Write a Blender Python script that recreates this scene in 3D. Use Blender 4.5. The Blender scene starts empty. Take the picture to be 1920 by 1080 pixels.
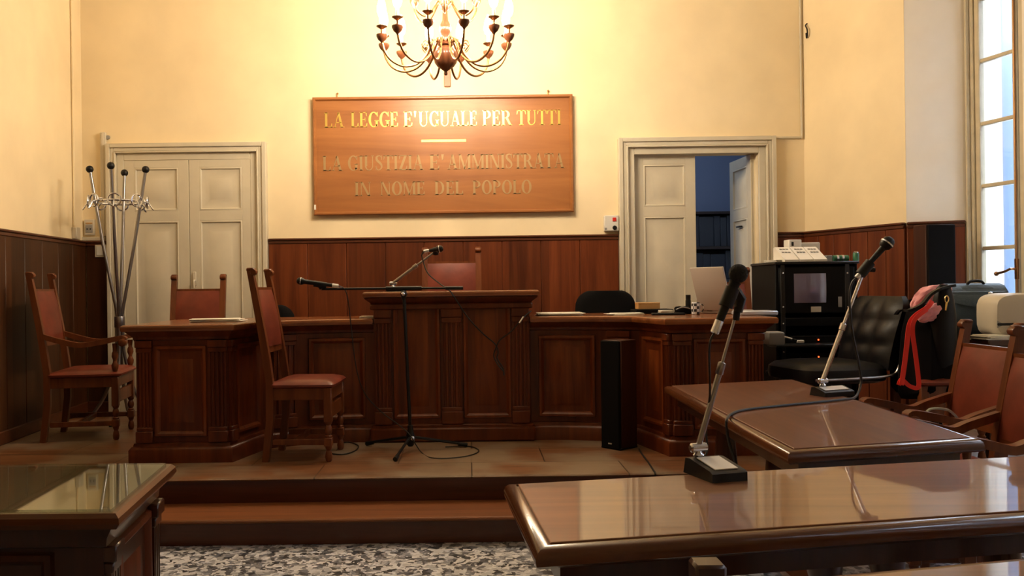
import bpy, bmesh, math, random
from mathutils import Vector, Matrix
random.seed(7)
PI = math.pi
C = bpy.context.scene.collection

# ------------------------------------------------------------------ camera, world, exposure
F, PX, PY, HC, ROLL = 1650.0, 880.0, 540.0, 1.27, 0.013
sc = bpy.context.scene
cd = bpy.data.cameras.new('camera'); cam = bpy.data.objects.new('camera', cd); C.objects.link(cam)
cd.sensor_fit = 'HORIZONTAL'; cd.sensor_width = 36; cd.lens = F / 1920 * 36
cd.shift_x = (960 - PX) / 1920; cd.shift_y = 0.0; cd.clip_start = 0.05; cd.clip_end = 200
cam.matrix_world = Matrix.Translation((0, 0, HC)) @ Matrix.Rotation(PI/2, 4, 'X') @ Matrix.Rotation(-ROLL, 4, 'Z')
sc.camera = cam
sc.view_settings.view_transform = 'Standard'; sc.view_settings.look = 'None'
sc.view_settings.gamma = 1.0; sc.view_settings.use_curve_mapping = False
sc.view_settings.exposure = 0.42
W = bpy.data.worlds.new('sky'); sc.world = W; W.use_nodes = True
bg = W.node_tree.nodes['Background']; bg.inputs[0].default_value = (0.66, 0.80, 1.0, 1); bg.inputs[1].default_value = 17.0
BULB_STRENGTH = 190.0

def ray(px, py):
    u = (px - PX) / F; v = -(py - PY) / F
    return u*math.cos(ROLL) + v*math.sin(ROLL), -u*math.sin(ROLL) + v*math.cos(ROLL)
def at(px, py, Y):
    u, v = ray(px, py); return Vector((u*Y, Y, HC + v*Y))
def onz(px, py, z):
    u, v = ray(px, py); Y = (z - HC) / v; return Vector((u*Y, Y, z))

# ------------------------------------------------------------------ materials
def newmat(name):
    m = bpy.data.materials.new(name); m.use_nodes = True
    nt = m.node_tree; return m, nt, nt.nodes['Principled BSDF']
def simple(name, col, rough=0.5, metal=0.0, coat=0.0, spec=0.5, noise=0.0, scale=20, bump=0.0, sheen=0.0):
    m, nt, b = newmat(name)
    b.inputs['Base Color'].default_value = (*col, 1); b.inputs['Roughness'].default_value = rough
    b.inputs['Metallic'].default_value = metal; b.inputs['Coat Weight'].default_value = coat
    b.inputs['Coat Roughness'].default_value = 0.1; b.inputs['Specular IOR Level'].default_value = spec
    b.inputs['Sheen Weight'].default_value = sheen
    if noise or bump:
        tc = nt.nodes.new('ShaderNodeTexCoord'); n = nt.nodes.new('ShaderNodeTexNoise')
        n.inputs['Scale'].default_value = scale; n.inputs['Detail'].default_value = 5
        nt.links.new(tc.outputs['Object'], n.inputs['Vector'])
        if noise:
            r = nt.nodes.new('ShaderNodeValToRGB')
            r.color_ramp.elements[0].color = (*[c*(1-noise) for c in col], 1); r.color_ramp.elements[0].position = .3
            r.color_ramp.elements[1].color = (*[min(1, c*(1+noise)) for c in col], 1); r.color_ramp.elements[1].position = .7
            nt.links.new(n.outputs['Fac'], r.inputs['Fac']); nt.links.new(r.outputs['Color'], b.inputs['Base Color'])
        if bump:
            bp = nt.nodes.new('ShaderNodeBump'); bp.inputs['Strength'].default_value = bump; bp.inputs['Distance'].default_value = .01
            nt.links.new(n.outputs['Fac'], bp.inputs['Height']); nt.links.new(bp.outputs['Normal'], b.inputs['Normal'])
    return m
def wood(name, c1, c2, grain='Z', rough=0.35, coat=0.3, scale=14, coat_rough=.12, plank=None, spec=.3):
    m, nt, b = newmat(name); b.inputs['Specular IOR Level'].default_value = spec
    tc = nt.nodes.new('ShaderNodeTexCoord'); mp = nt.nodes.new('ShaderNodeMapping')
    s = {'X': (.06, 1, 1), 'Y': (1, .06, 1), 'Z': (1, 1, .06)}[grain]
    mp.inputs['Scale'].default_value = s
    n = nt.nodes.new('ShaderNodeTexNoise'); n.inputs['Scale'].default_value = scale; n.inputs['Detail'].default_value = 8
    n.inputs['Roughness'].default_value = .65; n.inputs['Distortion'].default_value = .6
    r = nt.nodes.new('ShaderNodeValToRGB')
    r.color_ramp.elements[0].color = (*c1, 1); r.color_ramp.elements[0].position = .32
    r.color_ramp.elements[1].color = (*c2, 1); r.color_ramp.elements[1].position = .70
    nt.links.new(tc.outputs['Object'], mp.inputs['Vector']); nt.links.new(mp.outputs['Vector'], n.inputs['Vector'])
    nt.links.new(n.outputs['Fac'], r.inputs['Fac']); out = r.outputs['Color']
    if plank:   # each plank its own tone: a step along one axis
        sx = nt.nodes.new('ShaderNodeSeparateXYZ'); nt.links.new(tc.outputs['Object'], sx.inputs[0])
        d = nt.nodes.new('ShaderNodeMath'); d.operation = 'DIVIDE'; d.inputs[1].default_value = plank[1]
        f = nt.nodes.new('ShaderNodeMath'); f.operation = 'FLOOR'
        wn = nt.nodes.new('ShaderNodeTexWhiteNoise'); wn.noise_dimensions = '1D'
        nt.links.new(sx.outputs[plank[0]], d.inputs[0]); nt.links.new(d.outputs[0], f.inputs[0]); nt.links.new(f.outputs[0], wn.inputs['W'])
        mr = nt.nodes.new('ShaderNodeMapRange'); mr.inputs['To Min'].default_value = .75; mr.inputs['To Max'].default_value = 1.3
        nt.links.new(wn.outputs['Value'], mr.inputs['Value'])
        mx = nt.nodes.new('ShaderNodeVectorMath'); mx.operation = 'SCALE'
        nt.links.new(out, mx.inputs[0]); nt.links.new(mr.outputs['Result'], mx.inputs['Scale']); out = mx.outputs[0]
    nt.links.new(out, b.inputs['Base Color'])
    b.inputs['Roughness'].default_value = rough; b.inputs['Coat Weight'].default_value = coat; b.inputs['Coat Roughness'].default_value = coat_rough
    return m
def terrazzo():
    m, nt, b = newmat('terrazzo')
    tc = nt.nodes.new('ShaderNodeTexCoord')
    mp = nt.nodes.new('ShaderNodeMapping'); nt.links.new(tc.outputs['Object'], mp.inputs['Vector'])
    n0 = nt.nodes.new('ShaderNodeTexNoise'); n0.inputs['Scale'].default_value = 30; nt.links.new(mp.outputs[0], n0.inputs['Vector'])
    ad = nt.nodes.new('ShaderNodeMixRGB'); ad.blend_type = 'ADD'; ad.inputs['Fac'].default_value = .06
    nt.links.new(mp.outputs[0], ad.inputs['Color1']); nt.links.new(n0.outputs['Color'], ad.inputs['Color2'])
    v = nt.nodes.new('ShaderNodeTexVoronoi'); v.inputs['Scale'].default_value = 38; nt.links.new(ad.outputs[0], v.inputs['Vector'])
    bw = nt.nodes.new('ShaderNodeRGBToBW'); nt.links.new(v.outputs['Color'], bw.inputs[0])
    r = nt.nodes.new('ShaderNodeValToRGB'); cr = r.color_ramp; cr.interpolation = 'LINEAR'
    cr.elements[0].position = .2; cr.elements[0].color = (.035, .037, .05, 1)
    cr.elements[1].position = .8; cr.elements[1].color = (.72, .73, .79, 1)
    e = cr.elements.new(.40); e.color = (.20, .21, .26, 1)
    e = cr.elements.new(.58); e.color = (.52, .53, .58, 1)
    nt.links.new(bw.outputs[0], r.inputs['Fac']); nt.links.new(r.outputs['Color'], b.inputs['Base Color'])
    b.inputs['Roughness'].default_value = .35
    return m
def parquet():
    m, nt, b = newmat('parquet')
    tc = nt.nodes.new('ShaderNodeTexCoord'); mp = nt.nodes.new('ShaderNodeMapping'); mp.inputs['Scale'].default_value = (.08, 1, 1)
    n = nt.nodes.new('ShaderNodeTexNoise'); n.inputs['Scale'].default_value = 22; n.inputs['Detail'].default_value = 7; n.inputs['Distortion'].default_value = .5
    nt.links.new(tc.outputs['Object'], mp.inputs[0]); nt.links.new(mp.outputs[0], n.inputs['Vector'])
    r = nt.nodes.new('ShaderNodeValToRGB'); r.color_ramp.elements[0].color = (.11, .040, .014, 1); r.color_ramp.elements[0].position = .3
    r.color_ramp.elements[1].color = (.28, .115, .043, 1); r.color_ramp.elements[1].position = .72
    nt.links.new(n.outputs['Fac'], r.inputs['Fac'])
    w = nt.nodes.new('ShaderNodeTexNoise'); w.inputs['Scale'].default_value = 2.2; w.inputs['Detail'].default_value = 6
    nt.links.new(tc.outputs['Object'], w.inputs['Vector'])
    wr = nt.nodes.new('ShaderNodeValToRGB'); wr.color_ramp.elements[0].position = .44; wr.color_ramp.elements[1].position = .60
    wr.color_ramp.elements[0].color = (0, 0, 0, 1); wr.color_ramp.elements[1].color = (.75, .75, .75, 1)
    nt.links.new(w.outputs['Fac'], wr.inputs['Fac'])
    mx = nt.nodes.new('ShaderNodeMixRGB'); mx.inputs['Color2'].default_value = (.32, .25, .17, 1)      # worn, unpolished patches
    nt.links.new(wr.outputs['Color'], mx.inputs['Fac']); nt.links.new(r.outputs['Color'], mx.inputs['Color1'])
    br = nt.nodes.new('ShaderNodeTexBrick'); br.inputs['Scale'].default_value = 1; br.inputs['Brick Width'].default_value = .84; br.inputs['Row Height'].default_value = .42
    br.inputs['Mortar Size'].default_value = .004; br.inputs['Color1'].default_value = (1, 1, 1, 1); br.inputs['Color2'].default_value = (.82, .82, .82, 1); br.inputs['Mortar'].default_value = (.25, .22, .2, 1)
    nt.links.new(tc.outputs['Object'], br.inputs['Vector'])
    ml = nt.nodes.new('ShaderNodeMixRGB'); ml.blend_type = 'MULTIPLY'; ml.inputs['Fac'].default_value = 1
    nt.links.new(mx.outputs[0], ml.inputs['Color1']); nt.links.new(br.outputs['Color'], ml.inputs['Color2'])
    nt.links.new(ml.outputs[0], b.inputs['Base Color'])
    b.inputs['Roughness'].default_value = .42; b.inputs['Coat Weight'].default_value = .25; b.inputs['Coat Roughness'].default_value = .3
    return m
def emit(name, col, s):
    m, nt, b = newmat(name); b.inputs['Base Color'].default_value = (*col, 1)
    b.inputs['Emission Color'].default_value = (*col, 1); b.inputs['Emission Strength'].default_value = s; return m
def pane(name, tint=(1, 1, 1), k=.1):
    m = bpy.data.materials.new(name); m.use_nodes = True; nt = m.node_tree; nt.nodes.clear()
    o = nt.nodes.new('ShaderNodeOutputMaterial'); mx = nt.nodes.new('ShaderNodeMixShader'); t = nt.nodes.new('ShaderNodeBsdfTransparent'); g = nt.nodes.new('ShaderNodeBsdfGlossy')
    lw = nt.nodes.new('ShaderNodeLayerWeight'); lw.inputs['Blend'].default_value = .5
    pw = nt.nodes.new('ShaderNodeMath'); pw.operation = 'POWER'; pw.inputs[1].default_value = 4.0; nt.links.new(lw.outputs['Facing'], pw.inputs[0])
    fr = nt.nodes.new('ShaderNodeMath'); fr.operation = 'MULTIPLY_ADD'; fr.inputs[1].default_value = .75; fr.inputs[2].default_value = .04; nt.links.new(pw.outputs[0], fr.inputs[0])
    t.inputs[0].default_value = (*tint, 1); g.inputs['Roughness'].default_value = .02
    nt.links.new(fr.outputs[0], mx.inputs[0])
    nt.links.new(t.outputs[0], mx.inputs[1]); nt.links.new(g.outputs[0], mx.inputs[2]); nt.links.new(mx.outputs[0], o.inputs[0]); return m
def checks():
    m, nt, b = newmat('checked_cloth')
    tc = nt.nodes.new('ShaderNodeTexCoord'); ch = nt.nodes.new('ShaderNodeTexChecker'); ch.inputs['Scale'].default_value = 55
    ch.inputs['Color1'].default_value = (.75, .75, .8, 1); ch.inputs['Color2'].default_value = (.02, .02, .03, 1)
    nt.links.new(tc.outputs['Object'], ch.inputs['Vector']); nt.links.new(ch.outputs['Color'], b.inputs['Base Color']); return m

M = dict(
    plaster=simple('wall_plaster', (.86, .715, .475), .85, noise=.05, scale=3, bump=.08, spec=.2),
    reveal=simple('reveal_plaster_daylit', (.90, .83, .72), .85, noise=.04, scale=3, spec=.2),  # paler than the wall plaster: daylight by the windows put into the colour
    ceil=simple('ceiling_plaster', (.80, .74, .60), .9),
    door=simple('door_paint', (.62, .56, .44), .45, noise=.05, scale=6),
    frame=simple('window_paint', (.55, .47, .32), .45, noise=.08, scale=12),
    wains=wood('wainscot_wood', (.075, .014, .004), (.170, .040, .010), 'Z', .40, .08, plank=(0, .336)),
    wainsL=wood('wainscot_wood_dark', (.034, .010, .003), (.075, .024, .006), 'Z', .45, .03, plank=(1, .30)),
    cap=wood('wainscot_cap_wood', (.06, .016, .006), (.11, .03, .01), 'X', .4, .2),
    bench=wood('bench_wood', (.060, .011, .003), (.165, .035, .008), 'Z', .36, .12),
    benchp=wood('bench_panel_wood', (.080, .014, .003), (.225, .050, .010), 'Z', .34, .15),
    benchtop=wood('bench_top_wood', (.14, .040, .012), (.28, .09, .028), 'X', .25, .5),
    chair=wood('chair_wood', (.085, .021, .006), (.19, .053, .015), 'Z', .36, .15),
    table=wood('table_wood', (.165, .058, .017), (.265, .100, .032), 'X', .5, .85, coat_rough=.03),
    tableY=wood('table_wood_lengthwise', (.12, .040, .017), (.19, .066, .028), 'Y', .5, .6, coat_rough=.03),
    tedge=wood('table_edge_wood', (.075, .022, .008), (.135, .042, .014), 'X', .25, .3),
    tleg=wood('table_leg_wood', (.028, .007, .003), (.06, .016, .006), 'Z', .3, .4),
    step=wood('step_wood', (.055, .013, .006), (.11, .028, .012), 'X', .35, .3),
    tread=wood('step_tread_wood', (.15, .050, .018), (.28, .10, .038), 'X', .38, .2),
    sign=wood('sign_wood', (.24, .083, .020), (.42, .165, .045), 'X', .5, .45, scale=5, coat_rough=.30),
    leather=simple('red_leather', (.165, .030, .015), .42, noise=.2, scale=9, bump=.15, coat=.1, spec=.35),
    bleather=simple('black_leather', (.005, .005, .007), .40, noise=.2, scale=9, bump=.2, spec=.2),
    fabric=simple('dark_fabric', (.007, .0065, .007), .95, spec=.1),
    black=simple('black_plastic', (.006, .006, .007), .45, spec=.3),
    blackm=simple('black_metal', (.007, .007, .008), .35, spec=.35),
    foam=simple('black_foam', (.012, .012, .012), .95, bump=.8, scale=180),
    cable=simple('black_rubber', (.010, .010, .011), .45),
    pcable=simple('pale_rubber', (.5, .52, .45), .45),
    chrome=simple('chrome', (.66, .70, .82), .15, 1.0),
    dchrome=simple('worn_steel_tube', (.30, .29, .30), .28, 1.0),
    brass=simple('aged_bronze', (.30, .15, .06), .35, 1.0),
    cwood=wood('turned_lamp_wood', (.10, .03, .012), (.20, .07, .03), 'Z', .3, .4),
    gold=simple('gold_leaf', (.95, .66, .16), .30, .75),
    dgold=simple('tarnished_gilding', (.36, .23, .10), .5, .3),
    white=simple('white_plastic', (.72, .70, .66), .4),
    cream=simple('cream_plastic', (.62, .56, .45), .45),
    grey=simple('grey_plastic', (.30, .29, .28), .45),
    lap=simple('taupe_plastic', (.46, .40, .36), .4),
    silver=simple('silver_plastic', (.60, .64, .74), .3, .3),
    paper=simple('paper', (.80, .78, .72), .7),
    card=simple('tan_card', (.50, .28, .10), .6),
    red=simple('red_enamel', (.65, .03, .02), .4),
    green=simple('green_plastic', (.03, .16, .08), .4),
    strap=simple('red_ribbon', (.75, .03, .015), .65),
    pink=simple('pink_cloth', (.92, .36, .40), .85, noise=.25, scale=14, sheen=.3),
    coat=simple('black_cloth', (.006, .005, .006), .95, bump=.3, scale=14, spec=.08),
    bag=simple('blue_grey_nylon', (.060, .100, .150), .6, bump=.2, scale=60),
    bagd=simple('dark_nylon', (.008, .009, .012), .6, spec=.2),
    terr=terrazzo(), parq=parquet(), checks=checks(),
    bulb=emit('lit_bulb', (1.0, .82, .58), BULB_STRENGTH),
    glass=pane('window_glass'), tglass=pane('table_glass', (.86, .93, .88)),
    bluewall=simple('blue_grey_plaster', (.26, .33, .50), .9),
    shelf=simple('dark_shelf_wood', (.07, .05, .045), .6),
    binder=simple('dark_grey_binder', (.07, .08, .10), .7),
    facade=simple('outside_plaster', (.085, .094, .114), .9, noise=.2, scale=1.2),
    fglass=simple('outside_dark_glass', (.10, .13, .18), .2),
    led=emit('red_led', (1, .1, .02), 3),
    screen=simple('screen_glass_sheen', (.15, .13, .23), .10, coat=1),  # bluish base colour paints in the window light reflected on the glass
    rackm=simple('rack_black', (.005, .005, .006), .55, spec=.12),
)

# ------------------------------------------------------------------ mesh builder
class MB:
    def __init__(s): s.v = []; s.f = []
    def add(s, vs, fs, T=None):
        k = len(s.v)
        s.v += [(T @ Vector(v)) if T is not None else Vector(v) for v in vs]; s.f += [tuple(i+k for i in f) for f in fs]; return s
    def box(s, c, d, bev=0.0, T=None, seg=1):
        bm = bmesh.new(); bmesh.ops.create_cube(bm, size=1); bmesh.ops.scale(bm, vec=d, verts=bm.verts)
        if bev: bmesh.ops.bevel(bm, geom=bm.edges[:], offset=min(bev, min(d)*.45), segments=seg, affect='EDGES', profile=.5)
        bmesh.ops.translate(bm, vec=c, verts=bm.verts); bm.verts.index_update()
        s.add([v.co.copy() for v in bm.verts], [[v.index for v in f.verts] for f in bm.faces], T); bm.free(); return s
    def span(s, a, b, bev=0.0, T=None):
        return s.box([(p+q)/2 for p, q in zip(a, b)], [abs(q-p) for p, q in zip(a, b)], bev, T)
    def rings(s, R, cap=True, closed=False, T=None):
        n = len(R[0]); vs = [p for r in R for p in r]; fs = []
        for i in range(len(R) - (0 if closed else 1)):
            j = (i+1) % len(R)
            for k in range(n): fs.append((i*n+k, i*n+(k+1) % n, j*n+(k+1) % n, j*n+k))
        if cap and not closed: fs.append(tuple(range(n))[::-1]); fs.append(tuple((len(R)-1)*n+k for k in range(n)))
        return s.add(vs, fs, T)
    def prism(s, poly, z0, z1, T=None):
        return s.rings([[(x, y, z0) for x, y in poly], [(x, y, z1) for x, y in poly]], T=T)
    def lathe(s, prof, n=16, T=None, c=(0, 0, 0)):
        return s.rings([[(c[0]+r*math.cos(2*PI*k/n), c[1]+r*math.sin(2*PI*k/n), c[2]+z) for k in range(n)] for r, z in prof], T=T)
    def sphere(s, c, r, n=14, sc=(1, 1, 1), T=None):
        m = max(6, n//2)
        return s.lathe([(max(1e-4, r*math.sin(PI*i/m)), -r*math.cos(PI*i/m)*sc[2]) for i in range(m+1)], n, T, c)
    def tube(s, P, r, n=8, T=None, cap=True):
        P = [Vector(p) for p in P]; R = []; nrm = None
        for i, p in enumerate(P):
            t = (P[min(i+1, len(P)-1)] - P[max(i-1, 0)]).normalized()
            if nrm is None: nrm = t.orthogonal().normalized()
            else:
                nrm = nrm - t*nrm.dot(t); nrm = nrm.normalized() if nrm.length > 1e-6 else t.orthogonal().normalized()
            b = t.cross(nrm); rr = r[i] if isinstance(r, (list, tuple)) else r
            R.append([p + (nrm*math.cos(2*PI*k/n) + b*math.sin(2*PI*k/n))*rr for k in range(n)])
        return s.rings(R, cap, T=T)
    def ribbon(s, P, side, w, h, T=None):      # rectangular bar along P; side = fixed width axis
        P = [Vector(p) for p in P]; side = Vector(side).normalized(); R = []
        for i, p in enumerate(P):
            t = (P[min(i+1, len(P)-1)] - P[max(i-1, 0)]).normalized(); u = t.cross(side).normalized()
            ww = (w[i] if isinstance(w, (list, tuple)) else w)/2; hh = (h[i] if isinstance(h, (list, tuple)) else h)/2
            R.append([p - side*ww - u*hh, p + side*ww - u*hh, p + side*ww + u*hh, p - side*ww + u*hh])
        return s.rings(R, T=T)
    def build(s, name, mat, parent=None, smooth=True, angle=38, world=False):
        me = bpy.data.meshes.new(name); vs = s.v
        root = parent
        while root is not None and root.parent is not None: root = root.parent
        if root is not None and (world or root.get('_w')):
            Ti = (Matrix.Translation(root.location) @ Matrix.Rotation(root.rotation_euler.z, 4, 'Z')).inverted(); vs = [Ti @ v for v in vs]
        me.from_pydata([tuple(v) for v in vs], [], s.f)
        bm = bmesh.new(); bm.from_mesh(me); bmesh.ops.recalc_face_normals(bm, faces=bm.faces)
        for f in bm.faces: f.smooth = smooth
        bm.to_mesh(me); bm.free()
        if smooth: me.set_sharp_from_angle(angle=math.radians(angle))
        me.materials.append(mat)
        o = bpy.data.objects.new(name, me); C.objects.link(o)
        if parent is not None: o.parent = parent
        return o
def smoothpts(P, k=6):
    P = [Vector(p) for p in P]; out = []
    for i in range(len(P)-1):
        a, b, c, d = P[max(i-1, 0)], P[i], P[i+1], P[min(i+2, len(P)-1)]
        for j in range(k):
            t = j/k; out.append(.5*((2*b) + (c-a)*t + (2*a-5*b+4*c-d)*t*t + (3*b-a-3*c+d)*t**3))
    return out + [P[-1]]
def offset(poly, d):       # grow a polygon outwards by d (mitred)
    n = len(poly); A = sum(poly[i][0]*poly[(i+1) % n][1] - poly[(i+1) % n][0]*poly[i][1] for i in range(n))
    s = 1 if A > 0 else -1; out = []
    for i in range(n):
        p0, p, p1 = Vector(poly[i-1]), Vector(poly[i]), Vector(poly[(i+1) % n])
        a = (p-p0).normalized(); b = (p1-p).normalized(); na = Vector((a.y, -a.x))*s; nb = Vector((b.y, -b.x))*s
        m = (na+nb); m = m / max(.2, (1 + na.dot(nb))); out.append(tuple(p + m*d))
    return out
def thing(name, label, cat, loc=(0, 0, 0), rot=0.0, group=None, world=False):
    o = bpy.data.objects.new(name, None); C.objects.link(o); o.location = loc; o.rotation_euler = (0, 0, rot); o.empty_display_size = .1
    o['label'] = label; o['category'] = cat
    if group: o['group'] = group
    if world: o['_w'] = 1
    return o
def tag(o, label, cat, group=None):
    o['label'] = label; o['category'] = cat
    if group: o['group'] = group
    return o
def struct(name, mb, mat, parent=None, smooth=True):
    o = mb.build(name, mat, parent, smooth)
    if parent is None: o['kind'] = 'structure'
    return o
def B(): return MB()

PZ, SZ = .27, .135       # dais and step heights
YB = 7.40                # back wall
WZ = 1.705               # top of the wainscot
CZ = 4.4
def lx(Y): return -3.24 + (YB - Y)*.07        # left wall line

# ------------------------------------------------------------------ room shell
struct('floor', B().prism([(-3.3, -3.1), (5.9, -3.1), (3.72, 6.2), (3.3, 7.45), (-3.3, 7.45)], -.1, 0), M['terr'])
struct('ceiling', B().prism([(-3.4, -3.1), (6.3, -3.1), (6.3, 7.5), (-3.4, 7.5)], CZ, CZ+.1), M['ceil'])
struct('wall_left', B().prism([(lx(YB+.1), YB+.1), (lx(-3), -3), (lx(-3)-.2, -3), (lx(YB)-.2, YB+.1)], 0, CZ), M['plaster'])
struct('wall_rear', B().span((-2.8, -3.15, 0), (6.2, -3, CZ)), M['plaster'])
OX0, OX1, OZ = at(1188, 300, YB).x, at(1419, 300, YB).x, at(1300, 287, YB).z      # the open doorway
wb = B(); wb.span((lx(YB)-.1, YB, 0), (OX0, YB+.18, CZ)); wb.span((OX1, YB, 0), (3.1, YB+.18, CZ)); wb.span((OX0, YB, OZ), (OX1, YB+.18, CZ)); wb.span((OX0, YB, 0), (OX1, YB+.18, PZ-.001))
struct('wall_back', wb, M['plaster'])
RC = (2.83, YB); PC = (3.18, 6.39); WC = (3.55, 6.25)          # right-hand corner, pier corner, window jamb
struct('wall_right', B().prism([(RC[0]+.01, RC[1]+.02), RC, PC, (3.5, 6.55), (3.3, 7.5)], 0, CZ), M['plaster'])
struct('wall_window_reveal', B().prism([(PC[0]+.002, PC[1]+.001), WC, (3.75, 6.28), (3.5, 6.56)], 0, CZ), M['reveal'])

# window wall: local frame, s along the wall towards the camera, n outwards
D = Vector((.2334, -.9724, 0)); N = Vector((.9724, .2334, 0)); O = Vector((WC[0], WC[1], 0))
TW = Matrix(((D.x, N.x, 0, O.x), (D.y, N.y, 0, O.y), (0, 0, 1, 0), (0, 0, 0, 1)))
WW, WZ0, WZ1 = .84, .63, 3.72
mb = B()
starts = [0.0, 2.0, 4.0, 6.0]
for s0 in starts:
    mb.span((s0, -.03, 0), (s0+WW, .30, WZ0), T=TW); mb.span((s0, -.03, WZ1), (s0+WW, .30, CZ), T=TW)
for s0 in starts: mb.span((s0+WW, -.38, 0), (s0+2.0 if s0 < 6 else 9.6, .30, CZ), T=TW)
mb.span((-.25, .06, 0), (0, .30, CZ), T=TW)
struct('wall_window', mb, M['reveal'])
def window(i, s0):
    fr = B(); fw = .055
    fr.span((s0, .0, WZ0), (s0+fw, .10, WZ1), .006, TW); fr.span((s0+WW-fw, .0, WZ0), (s0+WW, .10, WZ1), .006, TW)
    fr.span((s0, .0, WZ1-fw), (s0+WW, .10, WZ1), .006, TW); fr.span((s0, .0, WZ0), (s0+WW, .10, WZ0+fw), .006, TW)
    fr.span((s0+.012, -.03, WZ0), (s0+.030, .0, WZ1), .004, TW)
    root = struct('window_%d' % i, fr, M['frame'])
    mid = s0 + WW/2; cw = .042
    zs = [3.68, 3.245, 2.81, 2.37, 1.935, 1.50, 1.07, .69]
    for k, (a, b) in enumerate(((s0+fw+.003, mid-.004), (mid+.004, s0+WW-fw-.003))):
        c = B(); z0, z1 = WZ0+fw+.003, WZ1-fw-.003
        c.span((a, .01, z0), (a+cw, .055, z1), .006, TW); c.span((b-cw, .01, z0), (b, .055, z1), .006, TW)
        c.span((a, .01, z1-cw), (b, .055, z1), .006, TW); c.span((a, .01, z0), (b, .055, z0+cw), .006, TW)
        for z in zs[1:-1]: c.span((a+cw, .018, z-.014), (b-cw, .05, z+.014), .005, TW)
        co = c.build('casement', M['frame'], root)
        B().span((a+cw-.004, .031, z0), (b-cw+.004, .035, z1), T=TW).build('pane', M['glass'], co)
    h = B(); h.span((mid-.028, -.01, 1.28), (mid-.004, .012, 1.42), .004, TW)
    h.tube([TW @ Vector(p) for p in ((mid-.016, -.012, 1.35), (mid-.016, -.05, 1.35), (mid-.05, -.055, 1.335), (mid-.13, -.05, 1.32))], .009)
    h.sphere(TW @ Vector((mid-.13, -.05, 1.32)), .016, 10)
    h.tube([TW @ Vector((mid-.016, .0, z)) for z in (.75, 3.6)], .006)
    h.build('window_handle', M['brass'], root)
for i, s0 in enumerate(starts): window(i+1, s0)
# outside: the facade across the court
fb = B(); fb.span((9.0, -6, -4), (9.6, 13, 5.2))
struct('building_outside', fb, M['facade'])
struct('building_outside_wing', B().span((4.0, 9.6, -4), (5.85, 10.4, 6.0)), M['facade'])
o_ = B().span((5.85, 9.75, -4), (6.05, 10.0, 5.6)).build('drainpipe_outside', M['fglass']); o_['kind'] = 'structure'
for k in range(4):
    for z in (.2, 3.0):
        y = 8.9 - k*3.4 + 1.3
        tw_ = B(); tw_.span((8.93, y, z), (9.01, y+1.1, z+1.7)); o_ = tw_.build('facade_window', M['fglass']); o_['kind'] = 'structure'
o_ = B().span((4.5, -8, -4.2), (9, 14, -4)).build('ground_outside', M['facade']); o_['kind'] = 'structure'

# dais and step
struct('floor_dais', B().prism([(lx(4.72), 4.72), (4.1, 4.72), (3.6, 6.2), (3.2, 6.4), (2.85, 7.4), (lx(YB), YB)], .002, PZ-.012), M['step'])
dp = [(lx(4.72), 4.69), (3.9, 4.69), (3.5, 6.24), (3.17, 6.39), (2.83, 7.4), (lx(YB), YB)]
struct('floor_dais_boards', B().rings([[(x, y, PZ-.012) for x, y in dp], [(x, y-.004*(i < 2), PZ-.006) for i, (x, y) in enumerate(dp)], [(x, y+.002*(i < 2), PZ) for i, (x, y) in enumerate(dp)]]), M['parq'])
struct('step_riser', B().span((lx(4.5), 4.39, .002), (3.9, 4.72, SZ-.02)), M['step'])
struct('step_tread', B().box(((lx(4.5)+3.9)/2, 4.54, SZ-.01), (3.9-lx(4.5), .36, .02), .008), M['tread'])

# wainscot: one mesh of boards per wall, plus a cap
def wainscot(name, a, b, inner, mat, bw, z0=PZ):
    a, b = Vector((*a, 0)), Vector((*b, 0)); L = (b-a).length; e = (b-a)/L; nrm = Vector((-e.y, e.x, 0))
    if nrm.dot(Vector((*inner, 0)) - a) < 0: nrm = -nrm
    T = Matrix(((e.x, nrm.x, 0, a.x), (e.y, nrm.y, 0, a.y), (0, 0, 1, 0), (0, 0, 0, 1)))
    m = B(); k = max(1, round(L/bw)); w = L/k
    for i in range(k): m.span((i*w+.002, .001, z0), ((i+1)*w-.002, .022, WZ-.03), .004, T)
    m.span((0, .0005, z0), (L, .010, WZ-.03), 0, T)
    o = struct(name, m, mat)
    c = B(); c.span((0, .001, WZ-.045), (L, .030, WZ-.016), .005, T); c.span((0, .001, WZ-.018), (L, .042, WZ), .006, T)
    c.span((0, .001, z0), (L, .032, z0+.09), .006, T)
    struct(name.replace('trim', 'trim_cap'), c, M['cap']); return o
DLX0, DLX1 = at(205, 400, YB).x, at(503, 400, YB).x          # outer edges of the left door frame
DRX0, DRX1 = at(1159, 400, YB).x, at(1452, 400, YB).x
cen = (0, 3)
wainscot('trim_1', (DLX1+.002, YB), (DRX0-.002, YB), cen, M['wains'], .336)
wainscot('trim_2', (DRX1+.002, YB), RC, cen, M['wains'], .3)
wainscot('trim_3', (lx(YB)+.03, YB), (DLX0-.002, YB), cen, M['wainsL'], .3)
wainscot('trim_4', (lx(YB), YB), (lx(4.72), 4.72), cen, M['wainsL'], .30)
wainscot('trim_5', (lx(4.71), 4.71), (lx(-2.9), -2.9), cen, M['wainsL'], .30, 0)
wainscot('trim_6', RC, PC, cen, M['wains'], .18)
wainscot('trim_7', PC, (WC[0]-.02, WC[1]+.008), cen, M['wains'], .2)

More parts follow.
